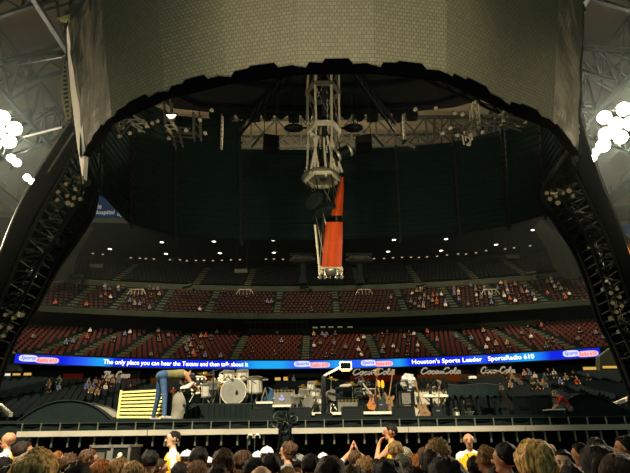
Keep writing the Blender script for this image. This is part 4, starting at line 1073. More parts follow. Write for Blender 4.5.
def apron(pts, Y, label):
    t = thing('ramp_sheet', label, 'sheet', P(*pts[0], Y)); mb = MB(); q = [P(x, y, Y) for x, y in pts]; mb.prism(q, (0, .05, 0)); mb.build('sheet', 'grey_cloth', t)
    mb = MB(); mb.tube(q + [q[0]], .015, 5); mb.build('hem', 'dull_steel', t)
apron([(78, 402.5), (95, 404), (108, 407), (120, 413), (120, 417), (110, 418), (99, 409.5)], 13.2, 'pale grey curved sheet emerging right of the left dome cover')
apron([(551, 397.5), (566, 396.5), (575, 397), (560, 400), (554, 407), (551, 408)], 13.2, 'pale grey sheet between dark cases and the right dome cover')
# slatted yellow panel
t = thing('slatted_panel', 'leaning black panel with yellow horizontal slats beside the bending man', 'panel', P(148, 418, 12.7))
Y = 12.7
ta, tb, ba, bb = P(122, 391, Y + .35), P(165.5, 388.5, Y + .35), P(118.5, 419, Y - .1), P(165, 419.5, Y - .1)
mb = MB(); mb.prism([ba, bb, tb, ta], (0, .05, .02)); mb.build('backing', 'black_metal', t)
for i in range(8):
    f0, f1 = (i + .1) / 8, (i + .52) / 8
    pts = [ta.lerp(ba, f0), tb.lerp(bb, f0), tb.lerp(bb, f1), ta.lerp(ba, f1)]
    MB().prism([p - Vector((0, .05, .02)) for p in pts], (0, .06, .02)).build('slat', 'yellow_paint', t)
for p, q in ((ta, ba), (tb, bb)): MB().bar(p - Vector((0, .06, 0)), q - Vector((0, .06, 0)), .05).build('side_rail', 'yellow_paint', t)
# draped grey bag on black stand
t = thing('draped_jacket', 'crumpled pale grey cloth hung over a black stand beside the bending man', 'cloth', P(175, 418, 12.5))
mb = MB(); G = []
for i in range(9):
    f = i / 8; z = lerp(P(175, 392, 12.5).z, DZ + .03, f); w = lerp(.10, .17, f) * (1 + .2 * math.sin(f * 5)); row = []
    for k in range(14): a = 2 * PI * k / 14; rr_ = w * (1 + .22 * math.sin(k * 3 + f * 2)); row.append(Vector((P(176.5, 405, 12.5).x + .05 * math.sin(f * 3) + rr_ * math.cos(a), 12.5 + rr_ * .7 * math.sin(a), z)))
    G.append(row + [row[0]])
mb.quadgrid(G); mb.build('cloth', 'grey_cloth', t, smooth=True)
mb = MB(); x = PX(170, 405, 12.6); mb.box((x, 12.6, DZ + .32), (.16, .12, .64)); mb.cyl((x, 12.6, DZ + .6), (x + .2, 12.55, DZ + .72), .02); mb.build('stand', 'black_metal', t)
t = thing('work_lamp', 'tiny green glowing lamp on the stage beside the grey cloth', 'lamp', P(184, 416, 12.6))
p = P(184.5, 410, 12.6); mb = MB(); mb.cyl(p - Vector((0, 0, .18)), p - Vector((0, 0, .08)), .03); mb.cyl((p.x, p.y, DZ), p - Vector((0, 0, .16)), .015); mb.build('stem', 'black_metal', t)
MB().cyl(p - Vector((0, 0, .08)), p + Vector((0, 0, .06)), .014).build('glow_tube', 'green_led', t)
# draped drum riser
t = thing('drum_riser', 'long low riser under dark green drape carrying the drums', 'riser', P(231, 418, 13.2))
a, b = PX(188, 410, 13.2), PX(274, 410, 13.2); zt = P(230, 403, 13.2).z; mb = MB(); G = []
for i in range(61): f = i / 60; x = lerp(a, b, f); y = 13.2 + .02 * math.sin(i * 1.7); G.append([Vector((x, y, DZ)), Vector((x, y, zt - .03 - (.12 * max(0, .12 - f) / .12))), Vector((x, y + .1, zt - (.12 * max(0, .12 - f) / .12)))])
mb.quadgrid(G); mb.build('drape', 'dark_drape', t)
mb = MB(); mb.box(((a + b) / 2, 14.4, zt - .04), (b - a, 2.2, .08)); mb.box(((a + b) / 2, 14.4, (zt + DZ) / 2 - .05), (b - a - .1, 2.1, zt - DZ - .1)); mb.build('top_deck', 'green_black', t)
mb = MB(); mb.box((PX(266, 402, 13.2), 13.22, zt + .0), (.5, .06, .05)); mb.build('pale_edge', 'cream', t)
ZR_ = zt
# drum kit on the riser
t = thing('drum_kit', 'drum kit with large grey bass drum on the draped riser', 'drum kit', P(234, 402, 13.6))
c = P(233.5, 391.5, 13.45); r = 11 * 13.5 / 470
bd = drum(None, c, (0.05, 1, .0), r, .4, 'drum_white', 'drum_head', t, 'bass_drum')
mb = MB(); mb.lathe(c + Vector((0, -.012, 0)), [(r * .93, -.004), (r * 1.06, -.01), (r * 1.06, .05), (r * .98, .05)], 26, axis=(.05, 1, 0)); mb.build('pale_hoop', 'cream', t)
mb = MB(); mb.ball(c + Vector((.09, -.03, -.03)), .06, 8, sc=(.6, .3, 1.1)); mb.build('microphone', 'black_metal', t)
for x, y, z, rr_, h, m_ in ((-.16, .15, .42, .14, .2, 'drum_white'), (.2, .15, .42, .15, .22, 'drum_white'), (.52, .2, .1, .19, .36, 'drum_white'), (-.55, .1, .2, .17, .14, 'chrome'), (-.78, .15, .02, .2, .3, 'drum_white')):
    drum(None, c + Vector((x, y, z - .1)), (0, -.25, 1), rr_, h, m_, 'cream', t, 'tom_drum')
mb = MB()
for x in (-.9, -.7, -.45, .4, .65, .8): mb.cyl(c + Vector((x, .2, .1)), c + Vector((x + .1, .3, -.35)), .015, n=5); mb.cyl(c + Vector((x, .2, .1)), c + Vector((x - .12, .1, -.35)), .015, n=5)
mb.build('hardware', 'chrome', t)
mb = MB(); mb.lathe(c + Vector((.1, .75, -.1)), [(.04, -.3), (.04, 0), (.17, .02), (.17, .1), (.1, .12)], 14); mb.build('stool', 'black_metal', t)
# white stickered conga and toms on the left
t = thing('conga_drum', 'upright drum covered in white dots left of the drum kit', 'drum', P(198, 402, 13.5))
c = P(197.5, 403, 13.5); mb = MB(); mb.lathe(c, [(.10, 0), (.17, .25), (.18, .42), (.15, .62), (.15, .64)], 18); mb.build('shell', 'black_metal', t)
mb = MB(); rr = random.Random(9)
for k in range(34): a = rr.uniform(PI, 2 * PI); z = rr.uniform(.22, .6); MB().ball(c + Vector((.165 * math.cos(a), .165 * math.sin(a), z)), rr.uniform(.025, .042), 6, sc=(1, .7, 1)).build('white_dot', 'cream', t)
mb = MB(); mb.lathe(c, [(.155, .62), (.165, .62), (.165, .66), (.01, .665)], 18); mb.build('drum_head', 'drum_white', t)
mb = MB(); 
for k in range(3): a = k * 2.1; mb.cyl(c + Vector((.1 * math.cos(a), .1 * math.sin(a), .3)), c + Vector((.3 * math.cos(a), .3 * math.sin(a), 0)), .014, n=5)
mb.build('stand', 'chrome', t)
cymbal_stand(205, 374, 13.8, 'brass cymbal on a tall stand above the dotted drum', .2)
cymbal_stand(213, 383, 13.7, 'brass cymbal on a low stand between dotted drum and bass drum', .17, .5)
cymbal_stand(221, 386, 13.6, 'small brass cymbal close left of the bass drum', .15, .4)
cymbal_stand(244, 377.5, 13.9, 'brass cymbal just above the right rim of the bass drum', .22, .15)
cymbal_stand(257, 378, 13.7, 'flat brass cymbal right of the bass drum under the blue board', .3, .05)
mb = MB(); t = thing('flower_bunch', 'bunch of white blooms standing behind the bass drum', 'flowers', P(222, 385, 14.0)); rr = random.Random(2)
for k in range(12): mb.ball(P(222 + rr.uniform(-3, 3), 379 + rr.uniform(-4, 4), 13.9), rr.uniform(.04, .065), 7)
mb.build('bloom', 'cream', t)
mb = MB()
for k in range(5): mb.cyl(P(222, 387, 13.95), P(220 + k, 380, 13.9), .008, n=4)
mb.lathe(P(222, 390, 13.95), [(.04, -.12), (.07, .1)], 10); mb.build('stem_holder', 'brass', t)
mic_stand(214, 371, 13.3, 'pale microphone stand left of the drum kit with a short boom')
mic_stand(252, 381, 13.1, 'thick microphone stand right of the bass drum', -.2)
t = thing('vocal_monitor', 'person sized pale purple light post behind the drum kit', 'lamp', P(213, 400, 14)); 
mb = MB(); mb.bar(P(213.5, 400, 14), P(213.5, 370, 14), .05); mb.build('post', 'dull_steel', t); MB().ball(P(213.5, 380, 13.95), .07, 8).build('clamp', 'bright_steel', t)
t['label'] = 'slim grey pole with a clamp rising behind the dotted drum'; t['category'] = 'pole'; t.name = 'lighting_pole'
# blue tarp over gear
t = thing('blue_tarp', 'blue tarpaulin draped over gear between bass drum and emblem amplifier', 'tarpaulin', P(264, 402, 13.8)); mb = MB(); G = []
for i in range(17):
    row = []
    for j in range(11):
        u, v = i / 16, j / 10; x = lerp(247, 286, u); y = lerp(387 + 4 * u + 2 * math.sin(u * 9), 402, v); p = P(x, y, 14.0 - .25 * v + .06 * math.sin(u * 14 + v * 3)); row.append(p)
    G.append(row)
mb.quadgrid(G); mb.quadgrid([[p + Vector((0, .5, -.02)) for p in r] for r in G]); mb.quadgrid([[r[0] for r in G], [r[0] + Vector((0, .5, -.02)) for r in G]]); mb.build('sheet', 'blue_tarp', t, smooth=True)
# amplifier with emblem sticker, made to glow though it is no lamp
t, c, w, h, d = amp(273, 389.5, 294, 407, 13.0, 'grille', 'grey amplifier with a small lilac emblem beside the blue tarpaulin', DZ + .3)
mb = MB(); cc = c + Vector((-w * .08, -d / 2 - .025, 0))
for dx, dz, r_ in ((0, .055, .028), (-.035, -.02, .032), (.04, -.025, .03), (.0, -.05, .022), (.02, .02, .02)): mb.lathe(cc + Vector((dx, 0, dz)), [(r_, 0), (r_, -.01), (.005, -.012)], 10, axis=(0, 1, 0))
mb.lathe(cc + Vector((-.19, 0, 0)), [(.022, 0), (.02, -.01), (.004, -.012)], 10, axis=(0, 1, 0)); mb.build('emblem', 'emblem_glow', t)
MB().box(c + Vector((0, -d / 2 - .03, -h / 2 + .03)), (w, .06, .05)).build('bottom_lip', 'cream', t)
case(272, 407, 295, 418, 13.0, .5, 'black_metal', 'low black case supporting the emblem amplifier', 'stand_case')
# pale floor strips of the band risers
for a_, b_, yy, lb in ((299, 323, 413.5, 'pale edged low platform under the small drum kit'), (331.5, 343, 413, 'short pale edged platform between boom pole and grey speaker'), (362, 392, 412.5, 'pale edged low platform under the keyboard rack')):
    p, q = P(a_, yy, 12.4), P(b_, yy, 12.4); t = thing('low_platform', lb, 'platform', ((p.x + q.x) / 2, 12.4, DZ)); zt = p.z + .02
    MB().box(((p.x + q.x) / 2, 13.1, (zt + DZ) / 2), (q.x - p.x, 1.3, zt - DZ)).build('deck', 'green_black', t)
    MB().box(((p.x + q.x) / 2, 12.42, zt - .03), (q.x - p.x, .05, .06)).build('edge_strip', 'cream', t)
# small percussion kit
t = thing('drum_kit', 'small silver drum kit on a low platform left of the boom pole', 'drum kit', P(310, 413, 12.9))
c = P(308.5, 402.5, 12.7); drum(None, c, (.3, 1, .1), .13, .3, 'chrome', 'drum_head', t, 'bass_drum')
for dx, dz, r_ in ((-.12, .25, .12), (.16, .25, .12), (.33, .08, .14), (-.32, .1, .13), (.06, .42, .09)): drum(None, c + Vector((dx, .15, dz - .08)), (.1, -.3, 1), r_, .14, 'drum_white' if dx > 0 else 'chrome', 'cream', t, 'tom_drum')
mb = MB()
for dx in (-.35, -.2, 0, .2, .38): mb.cyl(c + Vector((dx, .1, .3)), c + Vector((dx - .12, 0, -.3)), .014, n=5); mb.cyl(c + Vector((dx, .1, .25)), c + Vector((dx + .12, .05, -.3)), .014, n=5)
mb.build('hardware', 'chrome', t)
cymbal_stand(316, 383, 13.1, 'brass cymbal above the small silver drum kit', .16, .4)
cymbal_stand(303, 387, 13.0, 'small brass cymbal left of the silver drum kit', .13, .2)
cymbal_stand(331, 379, 13.3, 'brass cymbal on a stand just right of the boom pole', .16, .1)
t = thing('timbale_drum', 'round white drum head standing right of the silver kit', 'drum', P(329, 412, 12.8)); c = P(328.5, 398, 12.9); drum(None, c, (.6, -1, .3), .14, .2, 'wood', 'cream', t, 'drum_shell')
mb = MB(); mb.cyl(c, (c.x, c.y, DZ), .02); mb.build('stand', 'chrome', t)
# boom pole with framed monitor
t = thing('monitor_boom', 'black pole with an angled arm holding a white framed black monitor', 'monitor', P(323, 418, 12.2))
Y = 12.3; MB().cyl(P(323.5, 416, Y), P(323.5, 376, Y), .06, .05).build('pole', 'black_metal', t)
MB().cyl(P(323.5, 376, Y), P(341, 366.5, Y), .03).build('arm', 'grille', t)
mb = MB(); mb.box((P(323.5, 416, Y).x, Y, DZ + .05), (.4, .4, .1)); mb.build('base', 'black_metal', t)
c = P(345.5, 366, Y - .05); sc = MB().box(c, (.27, .06, .17)).build('screen', 'void_black', t)
mb = MB()
for dx, dz, ww, hh in ((0, .085, .29, .025), (0, -.085, .29, .025), (-.135, 0, .025, .19), (.135, 0, .025, .19)): mb.box(c + Vector((dx, -.03, dz)), (ww, .07, hh))
mb.build('frame', 'grey_cloth', sc); MB().box(c + Vector((0, -.02, -.115)), (.2, .06, .03)).build('label_strip', 'amber', sc)
for k in range(4): pass
# monitors and boxes
case(335.5, 387, 352, 399, 12.7, .35, 'black_metal', 'black monitor box with two tiny lamps right of the boom pole', 'monitor_box', 'monitor', 'black_metal', P(340, 398.5, 12.7).z)
t, c, w, h, d = amp(337, 399, 358, 414, 12.75, 'grille', 'dark grey floor speaker under the black monitor box', DZ)
for k, (px, py) in enumerate(((342, 391), (346, 391.5))):
    pass
case(354.5, 388, 361, 396, 12.9, .2, 'black_metal', 'small black monitor on a thin stand right of the monitor box', 'monitor_box', 'monitor', 'dull_steel', P(358, 396, 12.9).z)
t = thing('pipe_stand', 'thin stand carrying the small black monitor', 'stand', P(358, 414, 12.95)); p = P(358, 396.3, 12.95); mb = MB(); mb.cyl((p.x, p.y, DZ), p, .02); mb.build('pole', 'dull_steel', t); MB().lathe((p.x, p.y, DZ), [(.15, 0), (.15, .02), (.02, .03)], 12).build('base', 'black_metal', t)
# keyboards rack with white covers
t = thing('keyboard_rack', 'two tier keyboard on a steel rack behind the low platform', 'keyboard', P(368, 412, 13.4))
for z, w_ in ((391, 22), (399, 26)):
    c = P(368, z, 13.4); MB().box(c, (w_ / 36, .3, .07)).build('keyboard_body', 'black_metal', t); MB().box(c + Vector((0, -.1, .04)), (w_ / 40, .1, .012)).build('keys', 'cream', t)
mb = MB()
for s in (-1, 1): c = P(368, 395, 13.45); mb.bar((c.x - .3 * s, 13.45, DZ), (c.x + .25 * s, 13.45, P(368, 389, 13.4).z), .03)
mb.build('rack', 'steel', t)
t = thing('white_cover', 'crumpled white cloth on top of the monitor box', 'cloth', P(345, 387, 12.9)); mb = MB(); c = P(345.5, 386.5, 12.85); mb.ball(c, .1, 10, sc=(1.6, 1, .6)); mb.ball(c + Vector((.1, -.03, .02)), .06, 8, sc=(1, 1, .7)); mb.build('cloth', 'grey_cloth', t, smooth=True)
t = thing('white_cover', 'crumpled pale cloth lying over the keyboard rack', 'cloth', P(362, 396, 12.95)); mb = MB(); c = P(363.5, 394, 13.2); mb.ball(c, .1, 10, sc=(1.5, 1, .7)); mb.ball(c + Vector((-.09, -.02, -.05)), .07, 8); mb.build('cloth', 'grey_cloth', t, smooth=True)
t = thing('boom_arm', 'pale slanting boom arm over the keyboard rack', 'boom', P(367, 384, 13)); MB().cyl(P(362.5, 383, 13), P(371.5, 395.5, 12.9), .02, .035).build('arm', 'grey_cloth', t); MB().cyl(P(371.5, 395.5, 12.9), P(370, 413, 12.95), .02).build('pole', 'steel', t)
guitar(374, 402, 12.9, 'amber', 'amber guitar on a stand right of the keyboard rack', .2)
guitar(381, 404, 12.8, 'black_metal', 'black guitar on a stand, middle of the three beside the keyboard rack', -.1)
guitar(388, 403, 12.9, 'wood', 'brown guitar on a stand left of the grey box', .25)
mic_stand(361, 376, 12.9, 'microphone stand in front of the keyboard rack', .3)
mic_stand(376, 386, 12.7, 'microphone stand in front of the guitars', -.3)
mic_stand(396, 385, 12.9, 'microphone stand left of the grey box under the plastic bundle', .2)
cymbal_stand(352, 384, 13.4, 'brass cymbal over the small black monitor', .15, .3)
for px, lb in ((378.5, 'left of the two amber lamps above the guitars'), (382.5, 'right of the two amber lamps above the guitars')):
    p = P(px, 384, 13.6); t = thing('amber_lamp', lb, 'lamp', p); MB().lathe(p, [(.02, -.1), (.045, -.05), (.04, .06), (.01, .1)], 10).build('bulb', 'amber_lamp', t); MB().cyl(p - Vector((0, 0, .1)), (p.x, p.y, DZ), .015).build('stand', 'dull_steel', t)
# grey box with plastic bundle
t, c, w, h = case(400, 391, 411.5, 418, 12.9, .35, 'grille', 'upright dark grey box under the plastic wrapped bundle', 'equipment_box', 'box')
case(411.5, 390, 414.5, 418, 12.85, .3, 'black_metal', 'narrow black box between grey box and pale amplifiers', 'equipment_box', 'box')
t = thing('plastic_bundle', 'shiny bundle wrapped in clear plastic on top of the grey box', 'bundle', P(408, 390, 12.9)); mb = MB(); c = P(408.3, 382, 12.95)
v = len(mb.v); mb.ball(c, 1, 16, sc=(.19, .15, .21))
for i in range(len(mb.v)): p = mb.v[i]; dlt = (p - c); mb.v[i] = c + dlt * (1 + .28 * noise.noise(p * 9) + .12 * noise.noise(p * 22))
mb.build('wrapping', 'plastic', t); MB().cyl(c + Vector((.02, 0, -.18)), (c.x + .02, c.y, P(408, 391, 12.95).z), .05, .07).build('tied_neck', 'plastic', t)
# pale amplifier stacks
t, c, w, h, d = amp(413.5, 389.5, 429, 405, 12.75, 'pale_grille', 'pale fronted amplifier, upper left of the stack beside the grey box', P(420, 405, 12.75).z)
t2, *_ = amp(413.5, 405.5, 429, 418, 12.75, 'pale_grille', 'pale fronted amplifier, lower left of the stack beside the grey box', DZ)
t, c, w, h, d = amp(431, 389.5, 446.5, 405, 12.75, 'pale_grille', 'pale fronted amplifier with white stripe, upper right of the stack', P(420, 405, 12.75).z)
amp(431, 405.5, 446.5, 418, 12.75, 'pale_grille', 'pale fronted amplifier, lower right of the stack', DZ)
t = thing('keyboard', 'white keyboard across the front of the pale amplifiers', 'keyboard', P(435, 396, 12.5)); c = P(435, 396.3, 12.45); MB().box(c, (.58, .2, .05)).build('keyboard_body', 'cream', t); MB().box(c + Vector((0, -.05, .03)), (.5, .1, .01)).build('keys', 'white_cloth', t)
mb = MB(); mb.bar(c + Vector((-.25, 0, -.02)), (c.x + .2, c.y, DZ), .025); mb.bar(c + Vector((.25, 0, -.02)), (c.x - .2, c.y, DZ), .025); mb.build('stand', 'black_metal', t)
mic_stand(430, 386, 12.5, 'microphone stand dividing the pale amplifiers', .15)
mic_stand(443, 392, 12.4, 'short microphone stand before the right pale amplifiers', -.2)
guitar(438, 410, 12.3, 'black_metal', 'black guitar on a stand before the lower right amplifier', .2, .8)
guitar(424, 411, 12.3, 'wood', 'dark wooden guitar on a stand before the lower left amplifier', -.2, .8)
# covered keyboard table
t = thing('covered_table', 'long table hidden under a dark cloth with black legs', 'table', P(474, 418, 12.6)); Y = 12.6
mb = MB(); G = []
for i in range(31):
    f = i / 30; x = lerp(448, 499, f); G.append([P(x, 396 + 1.2 * math.sin(i * 1.3), Y - .05), P(x, 384.5 + .8 * math.sin(f * 7), Y), P(x, 384 + .8 * math.sin(f * 7), Y + .7), P(x, 394, Y + .75)])
mb.quadgrid(G); mb.build('cover', 'dark_drape', t)
mb = MB(); a, b = P(448.5, 386, Y), P(498.5, 386, Y); mb.box(((a.x + b.x) / 2, Y + .36, a.z - .08), (b.x - a.x, .66, .12)); mb.build('table_top', 'black_metal', t)
for px in (450, 462, 478, 496):
    for dy in (.05, .6):
        x = PX(px, 400, Y); MB().bar((x, Y + dy, DZ), (x, Y + dy, a.z - .1), .06).build('leg', 'black_metal', t)
MB().bar(P(448, 398, Y), P(444, 418, Y - .1), .07).build('brace', 'black_metal', t)
case(464, 397.5, 472, 406, 12.9, .3, 'cream', 'pale box on another pale box under the covered table', 'storage_box', 'box', 'sign_grey', P(468, 406, 12.9).z)
case(465.5, 406.5, 472, 418, 12.9, .3, 'cream', 'lower pale box standing under the covered table', 'storage_box', 'box', 'sign_grey')
case(453, 399, 458, 418, 12.85, .3, 'cream', 'narrow pale box near the left leg of the covered table', 'storage_box', 'box', 'sign_grey')
t = thing('top_lamp', 'small white topped gadget standing on the covered table', 'gadget', P(472, 384, 12.8)); c = P(472.5, 377.5, 12.8); MB().box(c, (.16, .12, .06)).build('head', 'cream', t); MB().cyl(c, P(472.5, 385, 12.8), .02).build('stem', 'black_metal', t); MB().box(c + Vector((0, 0, .05)), (.08, .06, .03)).build('cap', 'cloth_navy', t)
mic_stand(503, 375, 12.9, 'thin boom stand rising at the right end of the covered table', -.35)
# right: dark cases, white topped table
case(512, 396, 532, 419, 12.9, .8, 'dark_drape', 'large dark draped case, left of the two right of the covered table', 'draped_case', 'case', 'green_black')
case(533, 395, 551, 419, 12.8, .8, 'dark_drape', 'large dark draped case, right of the two beside the white topped table', 'draped_case', 'case', 'green_black')
case(483, 408, 510, 419, 12.9, .5, 'green_black', 'low dark case on the stage under the right end of the covered table', 'road_case')
t = thing('low_table', 'low dark table with a bright white top beside the seated person', 'table', P(557, 418, 12.4)); a, b = P(549.5, 409.5, 12.4), P(565.5, 409.5, 12.4)
MB().box(((a.x + b.x) / 2, 12.6, a.z), (b.x - a.x, .4, .03)).build('table_top', 'white_cloth', t)
MB().box(((a.x + b.x) / 2, 12.62, (a.z + DZ) / 2), (b.x - a.x - .06, .34, a.z - DZ - .03)).build('body', 'black_metal', t)
for px, lb in ((28, 'left of two small white lamps on the left dome cover'), (34, 'right of two small white lamps on the left dome cover')):
    pass
# monitors wedges on the stage lip
def wedge(px, Y, label):
    p = P(px, 418, Y); t = thing('monitor_wedge', label, 'speaker', (p.x, Y, DZ)); x = p.x
    MB().prism([(x - .25, Y, DZ), (x - .25, Y + .35, DZ), (x - .25, Y + .3, DZ + .24), (x - .25, Y + .08, DZ + .2)], (.5, 0, 0)).build('cabinet', 'black_cloth', t)
    MB().prism([(x - .22, Y + .1, DZ + .207), (x - .22, Y + .28, DZ + .245), (x + .22, Y + .28, DZ + .245), (x + .22, Y + .1, DZ + .207)], (0, 0, .015)).build('grille', 'black_metal', t)
wedge(262, 12.0, 'dark monitor wedge on the stage lip left of the cable loom'); wedge(300, 12.0, 'dark monitor wedge on the stage lip right of the cable loom'); wedge(353, 12.0, 'dark monitor wedge below the grey floor speaker'); wedge(405, 12.0, 'dark monitor wedge below the grey box')
# road case in front of the walkway
Y = 8.8
t = thing('road_case', 'black flight case with pale metal edges and white emblem before the walkway', 'case', (PX(111, 460, Y), Y, 0))
a, b = P(91, 446.5, Y), P(130, 446.5, Y); zt = a.z; w = b.x - a.x; c = Vector(((a.x + b.x) / 2, Y + .3, zt / 2))
MB().box(c, (w - .03, .6, zt)).build('body', 'sign_black', t); mb = MB()
for x in (-w / 2, w * .06, w / 2):
    mb.box(c + Vector((x, -.3, 0)), (.035, .035, zt))
for z in (zt / 2, -zt / 2 + .02): mb.box(c + Vector((0, -.3, z)), (w + .03, .035, .04)); mb.box(c + Vector((0, .3, z)), (w, .03, .04))
for x in (-w / 2, w / 2): mb.box(c + Vector((x, 0, zt / 2)), (.035, .6, .035))
mb.build('edging', 'case_edge', t)
mb = MB(); e = c + Vector((w * .28, -.315, zt / 2 - .16)); mb.lathe(e + Vector((0, 0, .03)), [(.04, 0), (.038, -.01), (.005, -.012)], 10, axis=(0, 1, 0)); mb.prism([e + Vector((-.055, -.012, .0)), e + Vector((.055, -.012, .0)), e + Vector((.02, -.012, -.045)), e + Vector((.03, -.012, -.085)), e + Vector((-.03, -.012, -.085)), e + Vector((-.02, -.012, -.045))], (0, .012, 0)); mb.build('emblem', 'cream', t)
MB().box(c + Vector((-w * .22, -.31, zt / 2 - .15)), (.14, .03, .12)).build('latch_plate', 'steel', t); MB().box(c + Vector((-w * .0, -.31, zt / 2 - .14)), (.07, .03, .14)).build('latch', 'case_edge', t)
# ------------------------------------------------------------------ people
# figure faces +Y, 1.75 m tall, feet at z = 0; built from limbs, fused to one continuous skin, then coloured by region
SKIN, SHIRT, TROU, SHOE, SLEEVE, EYE, LIP = range(7)
def fuse(caps, voxel, fingers=(), face=None, smooth=3):
    mb = MB()
    for a, b, ra, rb, mi in caps:
        a, b = Vector(a), Vector(b); L = (b - a).length
        n = max(1, int(L / (min(ra, rb) * .5)))
        for i in range(n + 1): mb.ball(a.lerp(b, i / n), lerp(ra, rb, i / n), 12)
    me = bpy.data.meshes.new('t'); me.from_pydata([tuple(v) for v in mb.v], [], mb.f)
    ob = bpy.data.objects.new('t', me); COL.objects.link(ob)
    md = ob.modifiers.new('r', 'REMESH'); md.mode = 'VOXEL'; md.voxel_size = voxel
    if smooth: sm = ob.modifiers.new('s', 'SMOOTH'); sm.factor = .5; sm.iterations = smooth
    dg = bpy.context.evaluated_depsgraph_get(); e = bpy.data.meshes.new_from_object(ob.evaluated_get(dg))
    bpy.data.objects.remove(ob); bpy.data.meshes.remove(me)
    V = np.empty(len(e.vertices) * 3); e.vertices.foreach_get('co', V); V = V.reshape(-1, 3)
    FS = [tuple(p.vertices) for p in e.polygons]; bpy.data.meshes.remove(e)
    FC = np.array([V[list(f)].mean(0) for f in FS]); best = np.full(len(FS), 1e9); idx = np.zeros(len(FS), int)
    for a, b, ra, rb, mi in caps:
        a, b = np.array(a), np.array(b); d = b - a; L2 = max(1e-9, d @ d); t = np.clip(((FC - a) @ d) / L2, 0, 1)
        q = np.linalg.norm(FC - (a + t[:, None] * d), axis=1) - (ra + (rb - ra) * t); m_ = q < best; best[m_] = q[m_]; idx[m_] = mi
    out = MB(); out.add([tuple(v) for v in V], FS)
    out.m = [int(i) for i in idx]
    for pts, rs in fingers: out.tube(pts, rs, 6, SKIN)
    if face:
        c, fwd, up_, k = face
        fwd, up_ = Vector(fwd).normalized(), Vector(up_).normalized(); sd = fwd.cross(up_)
        for s in (-1, 1):
            out.ball(c + sd * (.033 * s * k) + fwd * (.099 * k) + up_ * (.008 * k), .0085 * k, 8, EYE)
            out.tube([c + sd * ((.033 + .02 * q) * s * k) + fwd * ((.101 - .006 * abs(q)) * k) + up_ * ((.033 - .006 * q * q) * k) for q in (-.8, 0, .9)], .004 * k, 5, EYE)
        out.tube([c + sd * (x * k) + fwd * ((.106 - abs(x) * .35) * k) - up_ * (.062 * k) for x in (-.026, -.01, .01, .026)], .0075 * k, 5, LIP)
    return out
def hcap(z, a, r, mi, y=0.): return ((-a, y, z), (a, y, z), r, r, mi)
def head_caps(c, fwd, up_, k=1.0):
    fwd, up_ = Vector(fwd).normalized(), Vector(up_).normalized(); sd = fwd.cross(up_)
    def q(x, y, z): return tuple(c + (sd * x + fwd * y + up_ * z) * k)
    return [(q(-.008, -.03, .02), q(.008, .012, .022), .086 * k, .088 * k, SKIN), (q(0, .01, .06), q(0, -.03, .055), .062 * k, .065 * k, SKIN),
            (q(0, .035, -.03), q(0, .045, -.01), .062 * k, .06 * k, SKIN), (q(-.022, .035, -.075), q(.022, .035, -.075), .038 * k, .038 * k, SKIN), (q(-.012, .07, -.088), q(.012, .07, -.088), .025 * k, .025 * k, SKIN),
            (q(0, .1, .012), q(0, .122, -.022), .011 * k, .017 * k, SKIN), (q(-.03, .082, .03), q(.03, .082, .03), .02 * k, .02 * k, SKIN),
            (q(.087, -.012, .018), q(.084, -.008, -.02), .02 * k, .014 * k, SKIN), (q(-.087, -.012, .018), q(-.084, -.008, -.02), .02 * k, .014 * k, SKIN)]
def chain(pts, rs, mis):
    return [(pts[i], pts[i + 1], rs[i], rs[i + 1], mis[i]) for i in range(len(pts) - 1)]
def fingers_at(w, d, side, n, curl=.5, k=1.0):
    """five tapered fingers from a palm: w wrist end, d direction, side = towards the thumb, n = palm normal (curl direction)"""
    d, side, n = Vector(d).normalized(), Vector(side).normalized(), Vector(n).normalized(); w = Vector(w); out = []
    for i, (o, L) in enumerate(((.030, .072), (.010, .082), (-.010, .076), (-.029, .06))):
        b = w + d * .075 * k + side * o * k; e1 = b + (d * math.cos(curl * .5) + n * math.sin(curl * .5)) * L * .5 * k; e2 = e1 + (d * math.cos(curl * 1.3) + n * math.sin(curl * 1.3)) * L * .5 * k
        out.append(([b - d * .02, b, e1, e2], [.0095 * k, .0095 * k, .0085 * k, .0065 * k]))
    b = w + d * .025 * k + side * .028 * k; out.append(([b - side * .015 * k, b + side * .018 * k + d * .02 * k, b + side * .026 * k + d * .048 * k + n * .012 * k, b + side * .02 * k + d * .066 * k + n * .02 * k], [.013 * k, .012 * k, .010 * k, .008 * k]))
    return out
def palm(w, d, side, k=1.0):
    d, side, w = Vector(d).normalized(), Vector(side).normalized(), Vector(w)
    return [(tuple(w + side * s * k), tuple(w + d * .075 * k + side * s * 1.15 * k), .021 * k, .017 * k, SKIN) for s in (-.018, .004, .02)]
def torso(bend=0., mi=SHIRT, hip=.93, slim=1.0):
    T = []
    prof = [(0, .085, .125, TROU), (.12, .075, .118, TROU if bend == 0 else mi), (.22, .065, .112, mi), (.34, .085, .12, mi), (.43, .105, .112, mi), (.485, .125, .075, mi)]
    c, s = math.cos(bend), math.sin(bend)
    def pt(x, h): return (x * slim, h * s, hip + h * c)
    for (h0, a0, r0, m0), (h1, a1, r1, m1) in zip(prof[:-1], prof[1:]):
        for j in range(3):
            f = j / 3; T.append((pt(-lerp(a0, a1, f), lerp(h0, h1, f)), pt(lerp(a0, a1, f), lerp(h0, h1, f)), lerp(r0, r1, f) * (.97 if slim < 1 else 1), lerp(r0, r1, f), m0 if f < .5 else m1))
    T.append((pt(-.15, .49), pt(.15, .49), .066, .066, mi))
    T.append((pt(-.05, .52), pt(.05, .52), .06, .06, mi))
    T.append((pt(0, .5), tuple(Vector(pt(0, .60)) + Vector((0, .012, 0))), .058, .053, SKIN))
    return T, pt
